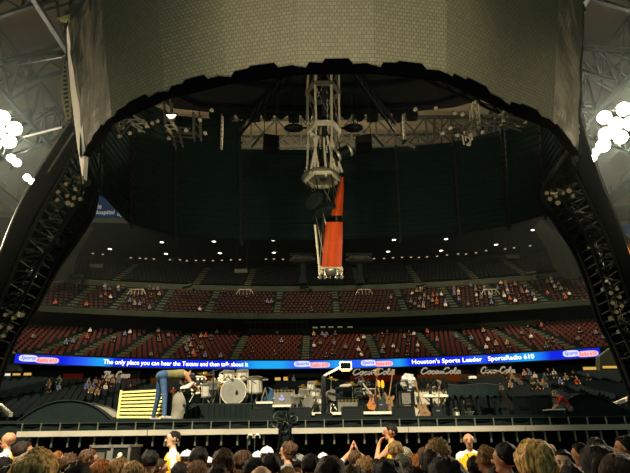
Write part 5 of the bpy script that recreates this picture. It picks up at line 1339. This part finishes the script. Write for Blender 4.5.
def legs(fl=((-.1, 0), (.1, 0)), hip=.93):
    L = []
    for (x, y), s in zip(fl, (-1, 1)):
        hx = .085 * s; kx, ky = lerp(hx, x, .5), y * .5 + .02
        L += chain([(hx, 0, hip - .02), (kx, ky, .5), (x, y, .09)], [.092, .062, .045], [TROU, TROU])
        L += [((x, y - .03, .045), (x + .012 * s, y + .14, .035), .045, .036, SHOE)]
    return L
def figure(pose):
    V = Vector; f = []
    if pose in ('stand', 'slim'):
        T, pt = torso(slim=.9 if pose == 'slim' else 1); c = T + legs()
        for s in (-1, 1):
            sh, el, wr = V(pt(.19 * s, .475)), V((.245 * s, -.02, 1.13)), V((.24 * s, .07, .88)); c += chain([sh, (sh + el) / 2, el, wr], [.058, .052, .042, .029], [SLEEVE, SLEEVE, SKIN])
            d = (wr - el).normalized(); c += palm(wr, d, (0, 1, .3)); f += fingers_at(wr, d, (0, 1, .3), (-s, 0, 0))
        h = V((0, .015, 1.645)); fw, up_ = V((0, 1, 0)), V((0, 0, 1))
    elif pose == 'raised':
        T, pt = torso(); c = T + legs()
        for s in (-1, 1):
            sh, el, wr = V(pt(.185 * s, .48)), V((.23 * s, .2, 1.57)), V((.045 * s, .24, 1.75)); c += chain([sh, (sh + el) / 2, el, el.lerp(wr, .35), wr], [.062, .058, .05, .042, .03], [SLEEVE, SLEEVE, SLEEVE, SKIN])
            d = V((-.2 * s, .0, 1)); c += palm(wr, d, (0, -1, 0)); f += fingers_at(wr, d, (0, -1, 0), (-s, .1, 0), .3)
        h = V((0, .015, 1.645)); fw, up_ = V((0, 1, .1)), V((0, -.1, 1))
    elif pose in ('mouth', 'phone'):
        T, pt = torso(); c = T + legs()
        for s in (-1, 1):
            sh = V(pt(.19 * s, .475))
            if pose == 'mouth' and s == 1:
                el, wr = V((.245, .02, 1.13)), V((.19, .2, .98)); d = (wr - el).normalized(); sd, nn = V((0, .3, 1)), V((-1, 0, 0))
            elif pose == 'mouth':
                el, wr = V((-.2, .22, 1.22)), V((-.07, .2, 1.46)); d = V((.35, -.35, 1)); sd, nn = V((1, .2, -.2)), V((0, -1, 0))
            else:
                el, wr = V((.25 * s, .14, 1.2)), V((.09 * s, .33, 1.46)); d = V((-.3 * s, .2, 1)); sd, nn = V((0, -1, 0)), V((-s, 0, 0))
            c += chain([sh, (sh + el) / 2, el, wr], [.058, .052, .042, .029], [SLEEVE, SLEEVE, SKIN]); c += palm(wr, d, sd); f += fingers_at(wr, d, sd, nn, .9)
        h = V((0, .015, 1.645)); fw, up_ = V((0, 1, -.05)), V((0, .05, 1))
    elif pose == 'bend':
        T, pt = torso(bend=1.45, hip=.95); c = T + legs(((-.34, -.02), (.34, .04)), .93)
        for s in (-1, 1):
            sh, el, wr = V(pt(.185 * s, .48)), V((.2 * s, .62, .80)), V((.1 * s, .80, .72)); c += chain([sh, (sh + el) / 2, el, wr], [.056, .05, .04, .028], [SLEEVE, SKIN, SKIN])
            d = (wr - el).normalized(); c += palm(wr, d, (-s * .6, 0, 1)); f += fingers_at(wr, d, (-s * .6, 0, 1), (-s, 0, -.3), .8)
        h = V((0, .67, .90)); fw, up_ = V((0, .1, -1)), V((0, 1, .1))
        c.append((pt(0, .5), tuple(h - up_ * .06), .056, .052, SKIN))
    elif pose == 'sit':
        T, pt = torso(hip=.52); c = T
        for s in (-1, 1):
            c += chain([(.085 * s, 0, .52), (.12 * s, .40, .53), (.12 * s, .43, .09)], [.09, .064, .045], [TROU, TROU]); c += [((.12 * s, .41, .045), (.13 * s, .57, .035), .045, .036, SHOE)]
            sh, el, wr = V(pt(.19 * s, .475)), V((.24 * s, .06, .72)), V((.12 * s, .27, .63)); c += chain([sh, (sh + el) / 2, el, wr], [.058, .052, .042, .029], [SLEEVE, SLEEVE, SKIN])
            d = (wr - el).normalized(); c += palm(wr, d, (-s, .2, 0)); f += fingers_at(wr, d, (-s, .2, 0), (0, 0, -1), .4)
        h = V((0, .02, 1.235)); fw, up_ = V((0, 1, -.05)), V((0, .05, 1))
    elif pose == 'crouch':
        T, pt = torso(bend=.55, hip=.24); c = T
        for s in (-1, 1):
            c += chain([(.085 * s, 0, .24), (.16 * s, .36, .50), (.14 * s, .24, .09)], [.09, .064, .045], [TROU, TROU]); c += [((.14 * s, .22, .045), (.15 * s, .38, .035), .045, .036, SHOE)]
            sh, el, wr = V(pt(.185 * s, .48)), V((.24 * s, .42, .42)), V((.1 * s, .56, .30)); c += chain([sh, (sh + el) / 2, el, wr], [.058, .052, .042, .029], [SLEEVE, SLEEVE, SKIN])
            d = (wr - el).normalized(); c += palm(wr, d, (-s, .2, 0)); f += fingers_at(wr, d, (-s, .2, 0), (0, 0, -1), .6)
        h = V(pt(0, .70)) + V((0, .05, -.02)); fw, up_ = V((0, .7, -.7)), V((0, .7, .7))
    return c + head_caps(h, fw, up_), f, (h, fw, up_, 1.0)
BODY = {}
def body_mesh(pose, voxel=.013):
    key = (pose, voxel)
    if key not in BODY:
        c, f, face = figure(pose); low = voxel > .03
        mb = fuse(c, voxel, () if low else f, None if low else face, 2 if low else 3)
        me = bpy.data.meshes.new('person_body'); me.from_pydata([tuple(v) for v in mb.v], [], mb.f)
        for x in ('skin', 'cloth_black', 'trousers', 'shoe_black', 'cloth_black', 'eye', 'lips'): me.materials.append(M(x))
        me.polygons.foreach_set('material_index', mb.m); me.polygons.foreach_set('use_smooth', [True] * len(mb.f)); me.update()
        BODY[key] = (me, face)
    return BODY[key]
HAIR = {}
def hair_mesh(style, seed):
    """hair shell about a head centred at the origin, face towards +Y"""
    key = (style, seed)
    if key in HAIR: return HAIR[key]
    mb = MB(); na, ne = 40, 15; sd = Vector((seed * 3.7, seed * 1.3, 5))
    rx, ry, rz = {'short': (.098, .110, .106), 'crop': (.094, .105, .1), 'curly': (.118, .126, .12), 'long': (.104, .114, .108), 'bob': (.108, .116, .108), 'tied': (.098, .112, .106)}[style]
    amp = {'short': .02, 'crop': .008, 'curly': .04, 'long': .016, 'bob': .02, 'tied': .006}[style]; G = []
    rows = ne + (7 if style in ('long', 'bob') else 0)
    for i in range(rows + 1):
        row = []
        for k in range(na):
            az = 2 * PI * k / na; fr = math.cos(az)                           # az = 0 is the face
            emin = math.radians(lerp(-48, 34, max(0, min(1, (fr + .25) / 1.0))) if style != 'curly' else lerp(-55, 26, max(0, min(1, (fr + .2) / 1.0))))
            t = min(1, i / ne); el = PI / 2 - t * (PI / 2 - emin)
            d = Vector((math.sin(az) * math.cos(el), math.cos(az) * math.cos(el), math.sin(el)))
            n_ = max(-.12, noise.noise(d * (2.2 if style != 'curly' else 5) + sd) + .5 * noise.noise(d * (7 if style != 'curly' else 12) + sd)) + .12
            s = 1 + (amp * n_) / .1
            p = Vector((d.x * rx * s, d.y * ry * s - .012, d.z * rz * s + .024))
            if t >= .999 and i == ne and style not in ('long', 'bob'): p = Vector((d.x * rx * .86, d.y * ry * .86 - .012, d.z * rz * .86 + .024))
            if i > ne:
                f = (i - ne) / 7; drop = (.24 if style == 'long' else .09) * f * max(0, min(1, (.45 - fr) / .5)); p = Vector((p.x * (1 + .12 * f), p.y * (1 + .05 * f) - .01 * f + .012 * noise.noise(Vector((k * .7, f * 2, seed))), p.z - drop))
            row.append(p)
        G.append(row + [row[0]])
    mb.quadgrid(G)
    if style == 'tied': mb.ball((0, -.13, .03), .05, 10); mb.tube([(0, -.15, .03), (0, -.18, -.05), (0, -.16, -.15)], [.03, .034, .012], 8)
    me = bpy.data.meshes.new('hair'); me.from_pydata([tuple(v) for v in mb.v], [], mb.f); me.materials.append(M('hair_dark')); me.polygons.foreach_set('use_smooth', [True] * len(mb.f)); me.update()
    HAIR[key] = me; return me
def cap_mesh():
    if 'cap' in HAIR: return HAIR['cap']
    mb = MB(); G = []
    for i in range(9):
        el = PI / 2 - i / 8 * (PI / 2 - .1); row = []
        for k in range(25): a = 2 * PI * k / 24; row.append(Vector((.106 * math.cos(el) * math.sin(a), .117 * math.cos(el) * math.cos(a) - .01, .10 * math.sin(el) + .035)))
        G.append(row)
    mb.quadgrid(G); br = []
    for k in range(11): a = (k / 10 - .5) * 2.2; br.append((Vector((.10 * math.sin(a), .1 * math.cos(a) - .01, .05)), Vector((.10 * math.sin(a), .1 * math.cos(a) + .075 * math.cos(a * .8) - .01, .035))))
    mb.quadgrid([[q[0] for q in br], [q[1] for q in br]]); mb.quadgrid([[q[0] - Vector((0, 0, .008)) for q in br], [q[1] - Vector((0, 0, .008)) for q in br]])
    mb.ball((0, -.01, .136), .012, 6)
    me = bpy.data.meshes.new('cap'); me.from_pydata([tuple(v) for v in mb.v], [], mb.f); me.materials.append(M('cloth_white')); me.polygons.foreach_set('use_smooth', [True] * len(mb.f)); me.update(); HAIR['cap'] = me; return me
def attach(o, name, me, m, face, scale=1.0):
    h = bpy.data.objects.new(name, me); COL.objects.link(h); h.parent = o
    h.material_slots[0].link = 'OBJECT'; h.material_slots[0].material = M(m)
    c, fw, up_, k = face; fw, up_ = Vector(fw).normalized(), Vector(up_).normalized(); sd = fw.cross(up_)
    mm = Matrix((sd, fw, up_)).transposed().to_4x4(); mm.translation = c; h.matrix_local = mm @ Matrix.Scale(scale, 4); return h
def person(label, loc, rz, height, pose='stand', hair=None, hcol='hair_dark', shirt='cloth_black', sleeve=None, trou='trousers', skin='skin', shoe='shoe_black', cap=None, seed=0, group=None, voxel=.013, cat='person', hs=1.0, wide=1.0):
    me, face = body_mesh(pose, voxel); o = bpy.data.objects.new('person', me); COL.objects.link(o)
    for i, x in enumerate((skin, shirt, trou, shoe, sleeve or shirt)): o.material_slots[i].link = 'OBJECT'; o.material_slots[i].material = M(x)
    k = height / 1.765; o.location = loc; o.rotation_euler.z = rz; o.scale = (k * wide, k * wide, k); tag(o, label, cat, group)
    if hair: attach(o, 'hair', hair_mesh(hair, seed), hcol, face, hs)
    if cap: attach(o, 'cap', cap_mesh(), cap, face)
    return o
def crowd(px, pyt, w, label, rz=0., turn=None, real=.185, **k):
    """a person standing on the floor whose head top shows at pixel (px, pyt) with a head w pixels wide"""
    Y = real * F / w * .93; p = P(px, pyt, Y)
    h = p.z
    hr = k.pop('hgt', None)
    if hr: h = hr
    return person(label, (p.x, p.y, 0), rz, h, **k)
D = math.radians
# ---- yellow vested guards at the stage front
def vest(o, m='cloth_yellow'):
    """sleeveless vest over the shirt: an open shell round the chest"""
    mb = MB(); G = []
    for z, a, b in ((1.02, .185, .135), (1.12, .185, .137), (1.22, .2, .142), (1.32, .222, .14), (1.40, .20, .115), (1.455, .13, .085)):
        row = []
        for k in range(29):
            t = 2 * PI * k / 28; c_, s_ = math.cos(t), math.sin(t); row.append(Vector((a * math.copysign(abs(c_) ** .8, c_), b * math.copysign(abs(s_) ** .8, s_) + .0, z)))
        G.append(row)
    mb.quadgrid(G); v = mb.build('vest', m, None, smooth=True); v.parent = o; return v
G1 = crowd(11, 432.5, 9.5, 'bald man in yellow vest and white sleeves at the far left', D(112), shirt='cloth_white', sleeve='cloth_white', skin='skin', pose='mouth'); vest(G1)
G2 = crowd(175, 431, 10, 'dark haired guard in yellow vest and white sleeves facing left before the slatted panel', D(108), hair='crop', hcol='hair_black', shirt='cloth_white', sleeve='cloth_white', skin='skin_pale'); vest(G2)
G3 = crowd(391, 424, 10, 'dark haired guard in yellow vest raising a hand to his mouth', D(70), hair='crop', hcol='hair_black', shirt='cloth_yellow', sleeve='skin', skin='skin', pose='mouth'); vest(G3)
G4 = crowd(468, 433.5, 9.5, 'shaven headed guard in yellow vest facing the crowd, right of centre', D(165), shirt='cloth_white', sleeve='cloth_white', skin='skin'); vest(G4)
mb = MB(); mb.box((0, .145, 1.24), (.06, .012, .09)); mb.tube([(-.06, .12, 1.45), (0, .15, 1.28), (.06, .12, 1.45)], .006, 5); b_ = mb.build('badge', 'black_metal'); b_.parent = G4
# platforms the guards stand on
for g, lb in ((G1, 'low dark step under the bald guard at the far left'), (G2, 'low dark step under the guard before the slatted panel'), (G3, 'low dark step under the guard with his hand raised'), (G4, 'low dark step under the guard facing the crowd')):
    h = g.scale.z * 1.765; st_h = max(.12, h - 1.80); k = (h - st_h) / 1.765; g.scale = (k, k, k); g.location.z = st_h
    t = thing('guard_step', lb, 'step', (g.location.x, g.location.y, 0)); x, y = g.location.x, g.location.y
    MB().box((x, y, st_h - .02), (.6, .6, .04)).build('tread', 'black_metal', t)
    for sx in (-1, 1):
        for sy in (-1, 1): MB().box((x + sx * .27, y + sy * .27, (st_h - .04) / 2), (.04, .04, st_h - .04)).build('leg', 'dull_steel', t)
# ---- crowd in the foreground, left to right
C = crowd
C(24, 442, 13, 'dark haired man with stubble in profile before the bald guard at far left', D(-60), hair='short', hcol='hair_dark', seed=1, shirt='cloth_black')
C(38, 453, 30, 'person with streaked blonde hair, biggest blonde head at the lower left', D(-10), hair='bob', hcol='hair_blonde', seed=2, hs=1.05, shirt='cloth_black')
C(4, 458, 16, 'dark haired person in dark red cut off by the left edge', D(-30), hair='short', hcol='hair_black', seed=3, shirt='cloth_red')
C(58, 452, 9, 'small auburn head just right of the big blonde head', D(-50), hair='short', hcol='hair_auburn', seed=4, shirt='cloth_brown')
C(70, 455.5, 10.5, 'curly brown head left of the flight case', D(20), hair='curly', hcol='hair_brown', seed=5, shirt='cloth_tan')
C(78, 464, 22, 'dark head low before the curly head left of the flight case', 0, hair='short', hcol='hair_black', seed=6, shirt='cloth_black')
C(89, 450, 13.5, 'brown haired man looking right before the left end of the flight case', D(-55), hair='short', hcol='hair_brown', seed=7, shirt='cloth_black')
C(109, 454, 8.5, 'small sandy blonde head right before the flight case', D(10), hair='crop', hcol='hair_blonde', seed=8, shirt='cloth_tan')
C(101, 461, 17, 'reddish brown long haired woman before the flight case', D(-30), hair='long', hcol='hair_auburn', seed=9, shirt='cloth_brown', pose='slim')
C(120, 458.5, 17, 'light brown haired woman facing right below the flight case emblem', D(-60), hair='bob', hcol='hair_light', seed=10, shirt='cloth_green', pose='slim')
C(134, 462, 18, 'sandy haired person right of the flight case', D(15), hair='short', hcol='hair_sandy', seed=11, shirt='cloth_tan')
C(151, 451, 14, 'black haired person left of the guard facing left', 0, hair='short', hcol='hair_black', seed=12, shirt='cloth_black')
C(160, 460, 12, 'dark haired person holding both hands up before the guard facing left', D(-70), hair='short', hcol='hair_dark', seed=13, shirt='cloth_black', pose='phone')
C(187, 451, 10.5, 'person in white cap and white shirt right of the guard facing left', D(-10), hair='crop', cap='cloth_white', shirt='cloth_white', seed=14)
C(199, 448, 15.5, 'black haired tall man right of the white cap', D(10), hair='short', hcol='hair_black', seed=15, shirt='cloth_black')
C(180, 463, 15, 'dark head with grey hooded top below the guard facing left', D(0), hair='short', hcol='hair_black', seed=16, shirt='cloth_grey')
C(198, 461.5, 16, 'brown haired man with pale collar looking left below the tall black haired man', D(50), hair='short', hcol='hair_brown', seed=17, shirt='cloth_white')
C(209, 458, 9.5, 'white capped head left of the broad brown head', D(20), hair='crop', cap='cloth_white', shirt='cloth_grey', seed=18)
C(224, 450, 19, 'broad head of brown hair below the draped drum riser', D(5), hair='short', hcol='hair_brown', seed=19, shirt='cloth_black')
C(243, 451, 15, 'brown haired woman looking left, right of the broad brown head', D(35), hair='bob', hcol='hair_brown', seed=20, shirt='cloth_black', pose='slim')
C(253, 459, 17, 'black haired person under the blue cap', 0, hair='short', hcol='hair_black', seed=21, shirt='cloth_black')
C(258, 452, 10.5, 'person in pale blue cap left of the bright white cap', D(15), hair='crop', cap='cloth_lightblue', shirt='cloth_blue', seed=22)
C(267, 447.5, 11, 'person in bright white cap below the two hooks', D(-5), hair='crop', cap='cloth_white', shirt='cloth_grey', seed=23)
C(271, 454.5, 17, 'black haired person before the bright white cap', D(5), hair='short', hcol='hair_black', seed=24, shirt='cloth_black')
C(261, 466, 24, 'bald pale crown at the bottom edge below the caps', 0, shirt='cloth_black', skin='skin_pale')
C(289, 442, 12, 'tall brown haired man looking left below the cable loom', D(65), hair='short', hcol='hair_brown', seed=25, shirt='cloth_grey')
C(287, 468, 17, 'blond brown head at the bottom edge below the cable loom', D(10), hair='short', hcol='hair_light', seed=26, shirt='cloth_tan')
C(299, 455, 12, 'black haired person with a pale cap right of the tall man below the cable loom', 0, hair='short', cap='cloth_grey', hcol='hair_black', seed=27, shirt='cloth_black')
C(311, 455, 16, 'black haired person left of the small white cap', 0, hair='short', hcol='hair_black', seed=28, shirt='cloth_black')
C(323, 453.5, 9.5, 'small white capped head left of the person with raised arms', 0, hair='crop', cap='cloth_white', shirt='cloth_grey', seed=29)
C(330, 457, 25, 'wide brown head below the small white cap', D(-8), hair='short', hcol='hair_dark', seed=30, shirt='cloth_black')
C(355, 451, 12, 'person in pale blue shirt with both arms raised over the head', D(0), hair='short', hcol='hair_brown', seed=31, shirt='cloth_lightblue', pose='raised')
C(365, 459.5, 14, 'curly light brown head below the raised arms', D(-5), hair='curly', hcol='hair_light', seed=32, shirt='cloth_brown')
C(352, 467, 24, 'brown crown at the bottom edge below the raised arms', 0, hair='short', hcol='hair_brown', seed=33, shirt='cloth_black')
C(377, 460, 14, 'dark haired person left of the guard with a hand at his mouth', 0, hair='short', hcol='hair_black', seed=34, shirt='cloth_black')
C(395, 441, 13, 'sandy blonde head just before the guard with a hand at his mouth', D(-8), hair='crop', hcol='hair_sandy', seed=35, shirt='cloth_tan')
C(402, 455, 16, 'grey blonde person in pale purple shirt right of the hand raising guard', D(-15), hair='short', hcol='hair_grey', seed=36, shirt='cloth_purple')
C(387, 460, 28, 'large dark head at the bottom edge below the hand raising guard', 0, hair='short', hcol='hair_black', seed=37, shirt='cloth_black')
C(405, 448, 11, 'greyish haired head behind the purple shirt', D(10), hair='short', hcol='hair_grey', seed=38, shirt='cloth_olive')
C(414, 457, 12.5, 'curly auburn head right of the purple shirt', D(10), hair='curly', hcol='hair_auburn', seed=39, shirt='cloth_orange')
C(424, 448, 12, 'brown haired head left of the curly blonde head', 0, hair='short', hcol='hair_brown', seed=40, shirt='cloth_black')
C(437, 442, 15.5, 'curly sandy blonde head left of the guard facing the crowd', D(-5), hair='curly', hcol='hair_sandy', seed=41, shirt='cloth_black')
C(431, 452, 20, 'brown head just below the curly sandy blonde head', D(5), hair='short', hcol='hair_dark', seed=42, shirt='cloth_black')
C(447, 459.5, 33, 'very large dark head at the bottom edge left of the facing guard', 0, hair='short', hcol='hair_black', seed=43, shirt='cloth_black')
C(486, 447, 16.5, 'light brown haired man in red shirt looking left, right of the facing guard', D(40), hair='short', hcol='hair_light', seed=44, shirt='cloth_red')
C(474, 457, 13, 'dark long haired woman below the facing guard', D(-20), hair='long', hcol='hair_black', seed=45, shirt='cloth_grey', pose='slim')
C(505, 444, 19, 'black haired man in orange red shirt looking left', D(50), hair='short', hcol='hair_black', seed=46, shirt='cloth_orange')
C(497, 466, 18, 'dark crown at the bottom edge below the orange red shirt', 0, hair='short', hcol='hair_black', seed=47, shirt='cloth_black')
C(533, 442.5, 31, 'large blonde head in red shirt at the lower right', D(-8), hair='short', hcol='hair_blonde', seed=48, shirt='cloth_red')
C(550, 444, 9.5, 'bald head just right of the large blonde head', D(0), shirt='cloth_black', skin='skin')
C(562, 451, 16, 'dark haired man with moustache facing the crowd', D(150), hair='short', hcol='hair_black', seed=49, shirt='cloth_black', skin='skin_pale')
C(580, 444.5, 14, 'black haired man in profile left of the tallest dark head', D(60), hair='short', hcol='hair_black', seed=50, shirt='cloth_black')
C(595, 438.5, 15, 'dark haired head highest among the right crowd', 0, hair='short', hcol='hair_dark', seed=51, shirt='cloth_black')
C(598, 447, 30, 'big round dark head before the highest right head', D(5), hair='short', hcol='hair_black', seed=52, shirt='cloth_black')
C(613, 451, 11, 'sandy haired head between the two big dark heads at right', 0, hair='short', hcol='hair_sandy', seed=53, shirt='cloth_tan')
C(624, 437, 13.5, 'dark haired man looking left at the right edge', D(65), hair='short', hcol='hair_black', seed=54, shirt='cloth_black')
C(617, 455, 32, 'big dark brown head at the lower right corner', D(-5), hair='short', hcol='hair_dark', seed=55, shirt='cloth_black')
C(570, 466, 22, 'dark head at the bottom edge below the moustached man', 0, hair='short', hcol='hair_black', seed=56, shirt='cloth_black')
C(15, 466, 24, 'dark crown at the bottom edge left of the big blonde head', 0, hair='short', hcol='hair_black', seed=57, shirt='cloth_black')
C(218, 466, 20, 'dark crown at the bottom edge below the broad brown head', 0, hair='short', hcol='hair_dark', seed=58, shirt='cloth_black')
C(412, 468, 20, 'dark crown at the bottom edge below the curly auburn head', 0, hair='short', hcol='hair_dark', seed=59, shirt='cloth_black')
# ---- on the stage
p = P(158, 418, 12.15)
TECH = person('stagehand in blue jeans bending far forward on the stage', (p.x, p.y, DZ), D(-58), 1.82, pose='bend', hair='long', hcol='hair_black', seed=60, shirt='cloth_olive', sleeve='skin', trou='jeans', shoe='shoe')
t = thing('paper_sheet', 'white paper sheet held by the bending stagehand', 'paper', P(188, 388, 12.1)); c = P(187, 387.5, 12.1)
mb = MB(); mb.prism([c + Vector(v) for v in ((-.16, 0, -.03), (.05, 0, -.01), (.16, 0, .12), (.12, 0, .13), (-.02, 0, .06), (-.15, 0, .02))], (0, .02, 0)); mb.build('sheet', 'white_cloth', t)
mb = MB(); mb.prism([c + Vector(v) for v in ((.03, -.012, 0), (.13, -.012, .11), (.11, -.012, .115), (.01, -.012, .03))], (0, .008, 0)); mb.build('folded_edge', 'cream', t)
p = P(567, 418, 12.5)
person('crouching person in red and grey beside the white topped low table', (p.x + .16, 12.62, DZ), D(80), 1.12, pose='crouch', hair='crop', hcol='hair_grey', seed=61, shirt='cloth_red', sleeve='cloth_red', trou='cloth_grey', skin='skin_pale')
# ---- spectators seated in the stands
SPEC = [('white', 'cloth_white', 'skin_pale'), ('black', 'cloth_black', 'skin'), ('blue', 'cloth_blue', 'skin'), ('orange', 'cloth_orange', 'skin'), ('grey', 'cloth_grey', 'skin_dark'), ('tan', 'cloth_tan', 'skin_pale'), ('teal', 'cloth_teal', 'skin')]
def spectators(spots, n, where, dens, seed, prob):
    rr = random.Random(seed); by = {}
    cand = []
    for i, p, th in spots:
        d = p - Vector((0, 0, CZ)); c = d.dot(FW); px = 315 + d.dot(RV) / c * F; py = 236.5 - d.dot(UV) / c * F
        if 0 < px < 630 and rr.random() < dens(px, py): cand.append((p, th))
    rr.shuffle(cand)
    for p, th in cand[:n]:
        nm, cl_, sk = rr.choices(SPEC, prob)[0]
        if nm not in by:
            by[nm] = person('seated spectator in %s %s' % (nm, where), p, PI - th, 1.8, pose='sit', shirt=cl_, skin=sk, trou='trousers', voxel=.045, group='spectators in %s %s' % (nm, where))
            o = by[nm]; h = attach(o, 'hair', hair_mesh('short', seed), rr.choice(['hair_black', 'hair_brown', 'hair_light']), body_mesh('sit', .045)[1])
        else: o = copy_tree(by[nm])
        o.location = p + Vector((0, 0, .08)); o.rotation_euler.z = PI - th + rr.uniform(-.5, .5); s = rr.uniform(.95, 1.06); o.scale = (s, s, s)
W = [3, 3, 2, 1.2, 2, 2, 1]
def dm(px, py): return .16 if (150 < px < 230 or 305 < px < 420 or 520 < px < 560) else .07
spectators([q for q in S_MID if q[0] < MID.n - 1], 100, 'in the middle tier above the ribbon board', dm, 11, W)
def dc(px, py): return .55 if (20 < px < 70 or 100 < px < 160 or 400 < px < 460 or 470 < px < 600) else .06
spectators([q for q in S_CLUB if q[0] < CLUB.n - 1 and abs(q[1].x) < 40], 120, 'in the balcony tier under the upper deck', dc, 12, W)
def dl(px, py): return .5 if (40 < px < 62 or 80 < px < 120 or 180 < px < 200 or 500 < px < 580) else .05
spectators([q for q in S_LOW if q[0] > 9], 70, 'in the lower bowl behind the stage', dl, 13, [1.2, 3, 1.5, .6, 2, 2, 2])

# ------------------------------------------------------------------ lights
w = bpy.data.worlds.new('world'); SC.world = w; w.use_nodes = True
w.node_tree.nodes['Background'].inputs[0].default_value = (.042, .062, .054, 1); w.node_tree.nodes['Background'].inputs[1].default_value = AMB
light('flood_left', 'SPOT', (-54, 52, 27), (0, 24, 18), 80000 * K1, 'ffe6bc', 2.0, 90, .6)
light('flood_right', 'SPOT', (54, 52, 27), (0, 24, 18), 80000 * K1, 'ffe6bc', 2.0, 90, .6)
light('flood_front', 'SPOT', (-6, -55, 42), (1.5, 17, 20.5), 90000 * K2, 'ffe6bc', 1.5, 11.5, .55)
light('flood_crowd', 'SPOT', (-24, 4, 26), (0, 7, 1.4), 19000 * K3, 'ffe6c0', 1.0, 50, .6)
light('flood_stage', 'SPOT', (-4, -12, 30), (-3, 13.2, 2.6), 215000 * K3, 'fff0d4', .6, 26, .45)
for x in (-40, -14, 14, 40): light('stand_light', 'SPOT', (x * .8, 50, 58), (x, 78, 14), 26000 * K4, 'ffe2b8', 2.5, 62, .7)
for x, y in ((-5.5, 10.2), (0.5, 10.2), (6.5, 10.2)): light('ring_fill', 'SPOT', (x, y, 2.6), (1 + x * .3, 28, 22), 3000 * K6, 'fff0d0', .3, 75, .8)  # unseen lamps added to brighten pylon and ring interior, no fixtures
for s in (-1, 1): light('tower_fill', 'SPOT', (s * 6, -30, 22), (s * 20, 34, 13), 26000 * K6, 'ffecc8', 1.0, 20, .7)  # unseen front spots added to bring up the dark tower legs
for s in (-1, 1): light('roof_wash', 'AREA', (s * 44, 56, 44), (s * 48, 60, 66), 9000 * K5, 'ffe8c0', 6)
light('gap_wash', 'AREA', (0, 74, 50), (0, 92, 66), 650000 * K5, 'ffe8c0', 30)  # unseen area lamp added to brighten the roof behind the gap
vs = SC.view_settings; vs.view_transform = 'Standard'; vs.look = 'None'; vs.gamma = 1; vs.exposure = EXPO; vs.use_curve_mapping = False
SC.cycles.use_denoising = True; SC.cycles.max_bounces = 5; SC.cycles.sample_clamp_indirect = 4
# stage haze hanging under the roof
hm = bpy.data.materials.new('haze'); hm.use_nodes = True; nt = hm.node_tree; nt.nodes.clear()
vsn = nt.nodes.new('ShaderNodeVolumeScatter'); on = nt.nodes.new('ShaderNodeOutputMaterial'); vsn.inputs['Density'].default_value = HAZE; vsn.inputs['Anisotropy'].default_value = .78; vsn.inputs['Color'].default_value = (.86, 1, .92, 1)
nt.links.new(vsn.outputs[0], on.inputs['Volume'])
mb = MB(); mb.box((0, 60, 38), (118, 90, 52)); hz = mb.build('haze', hm); tag(hz, 'thin haze hanging under the stadium roof around the floodlights', 'haze', None, 'stuff')
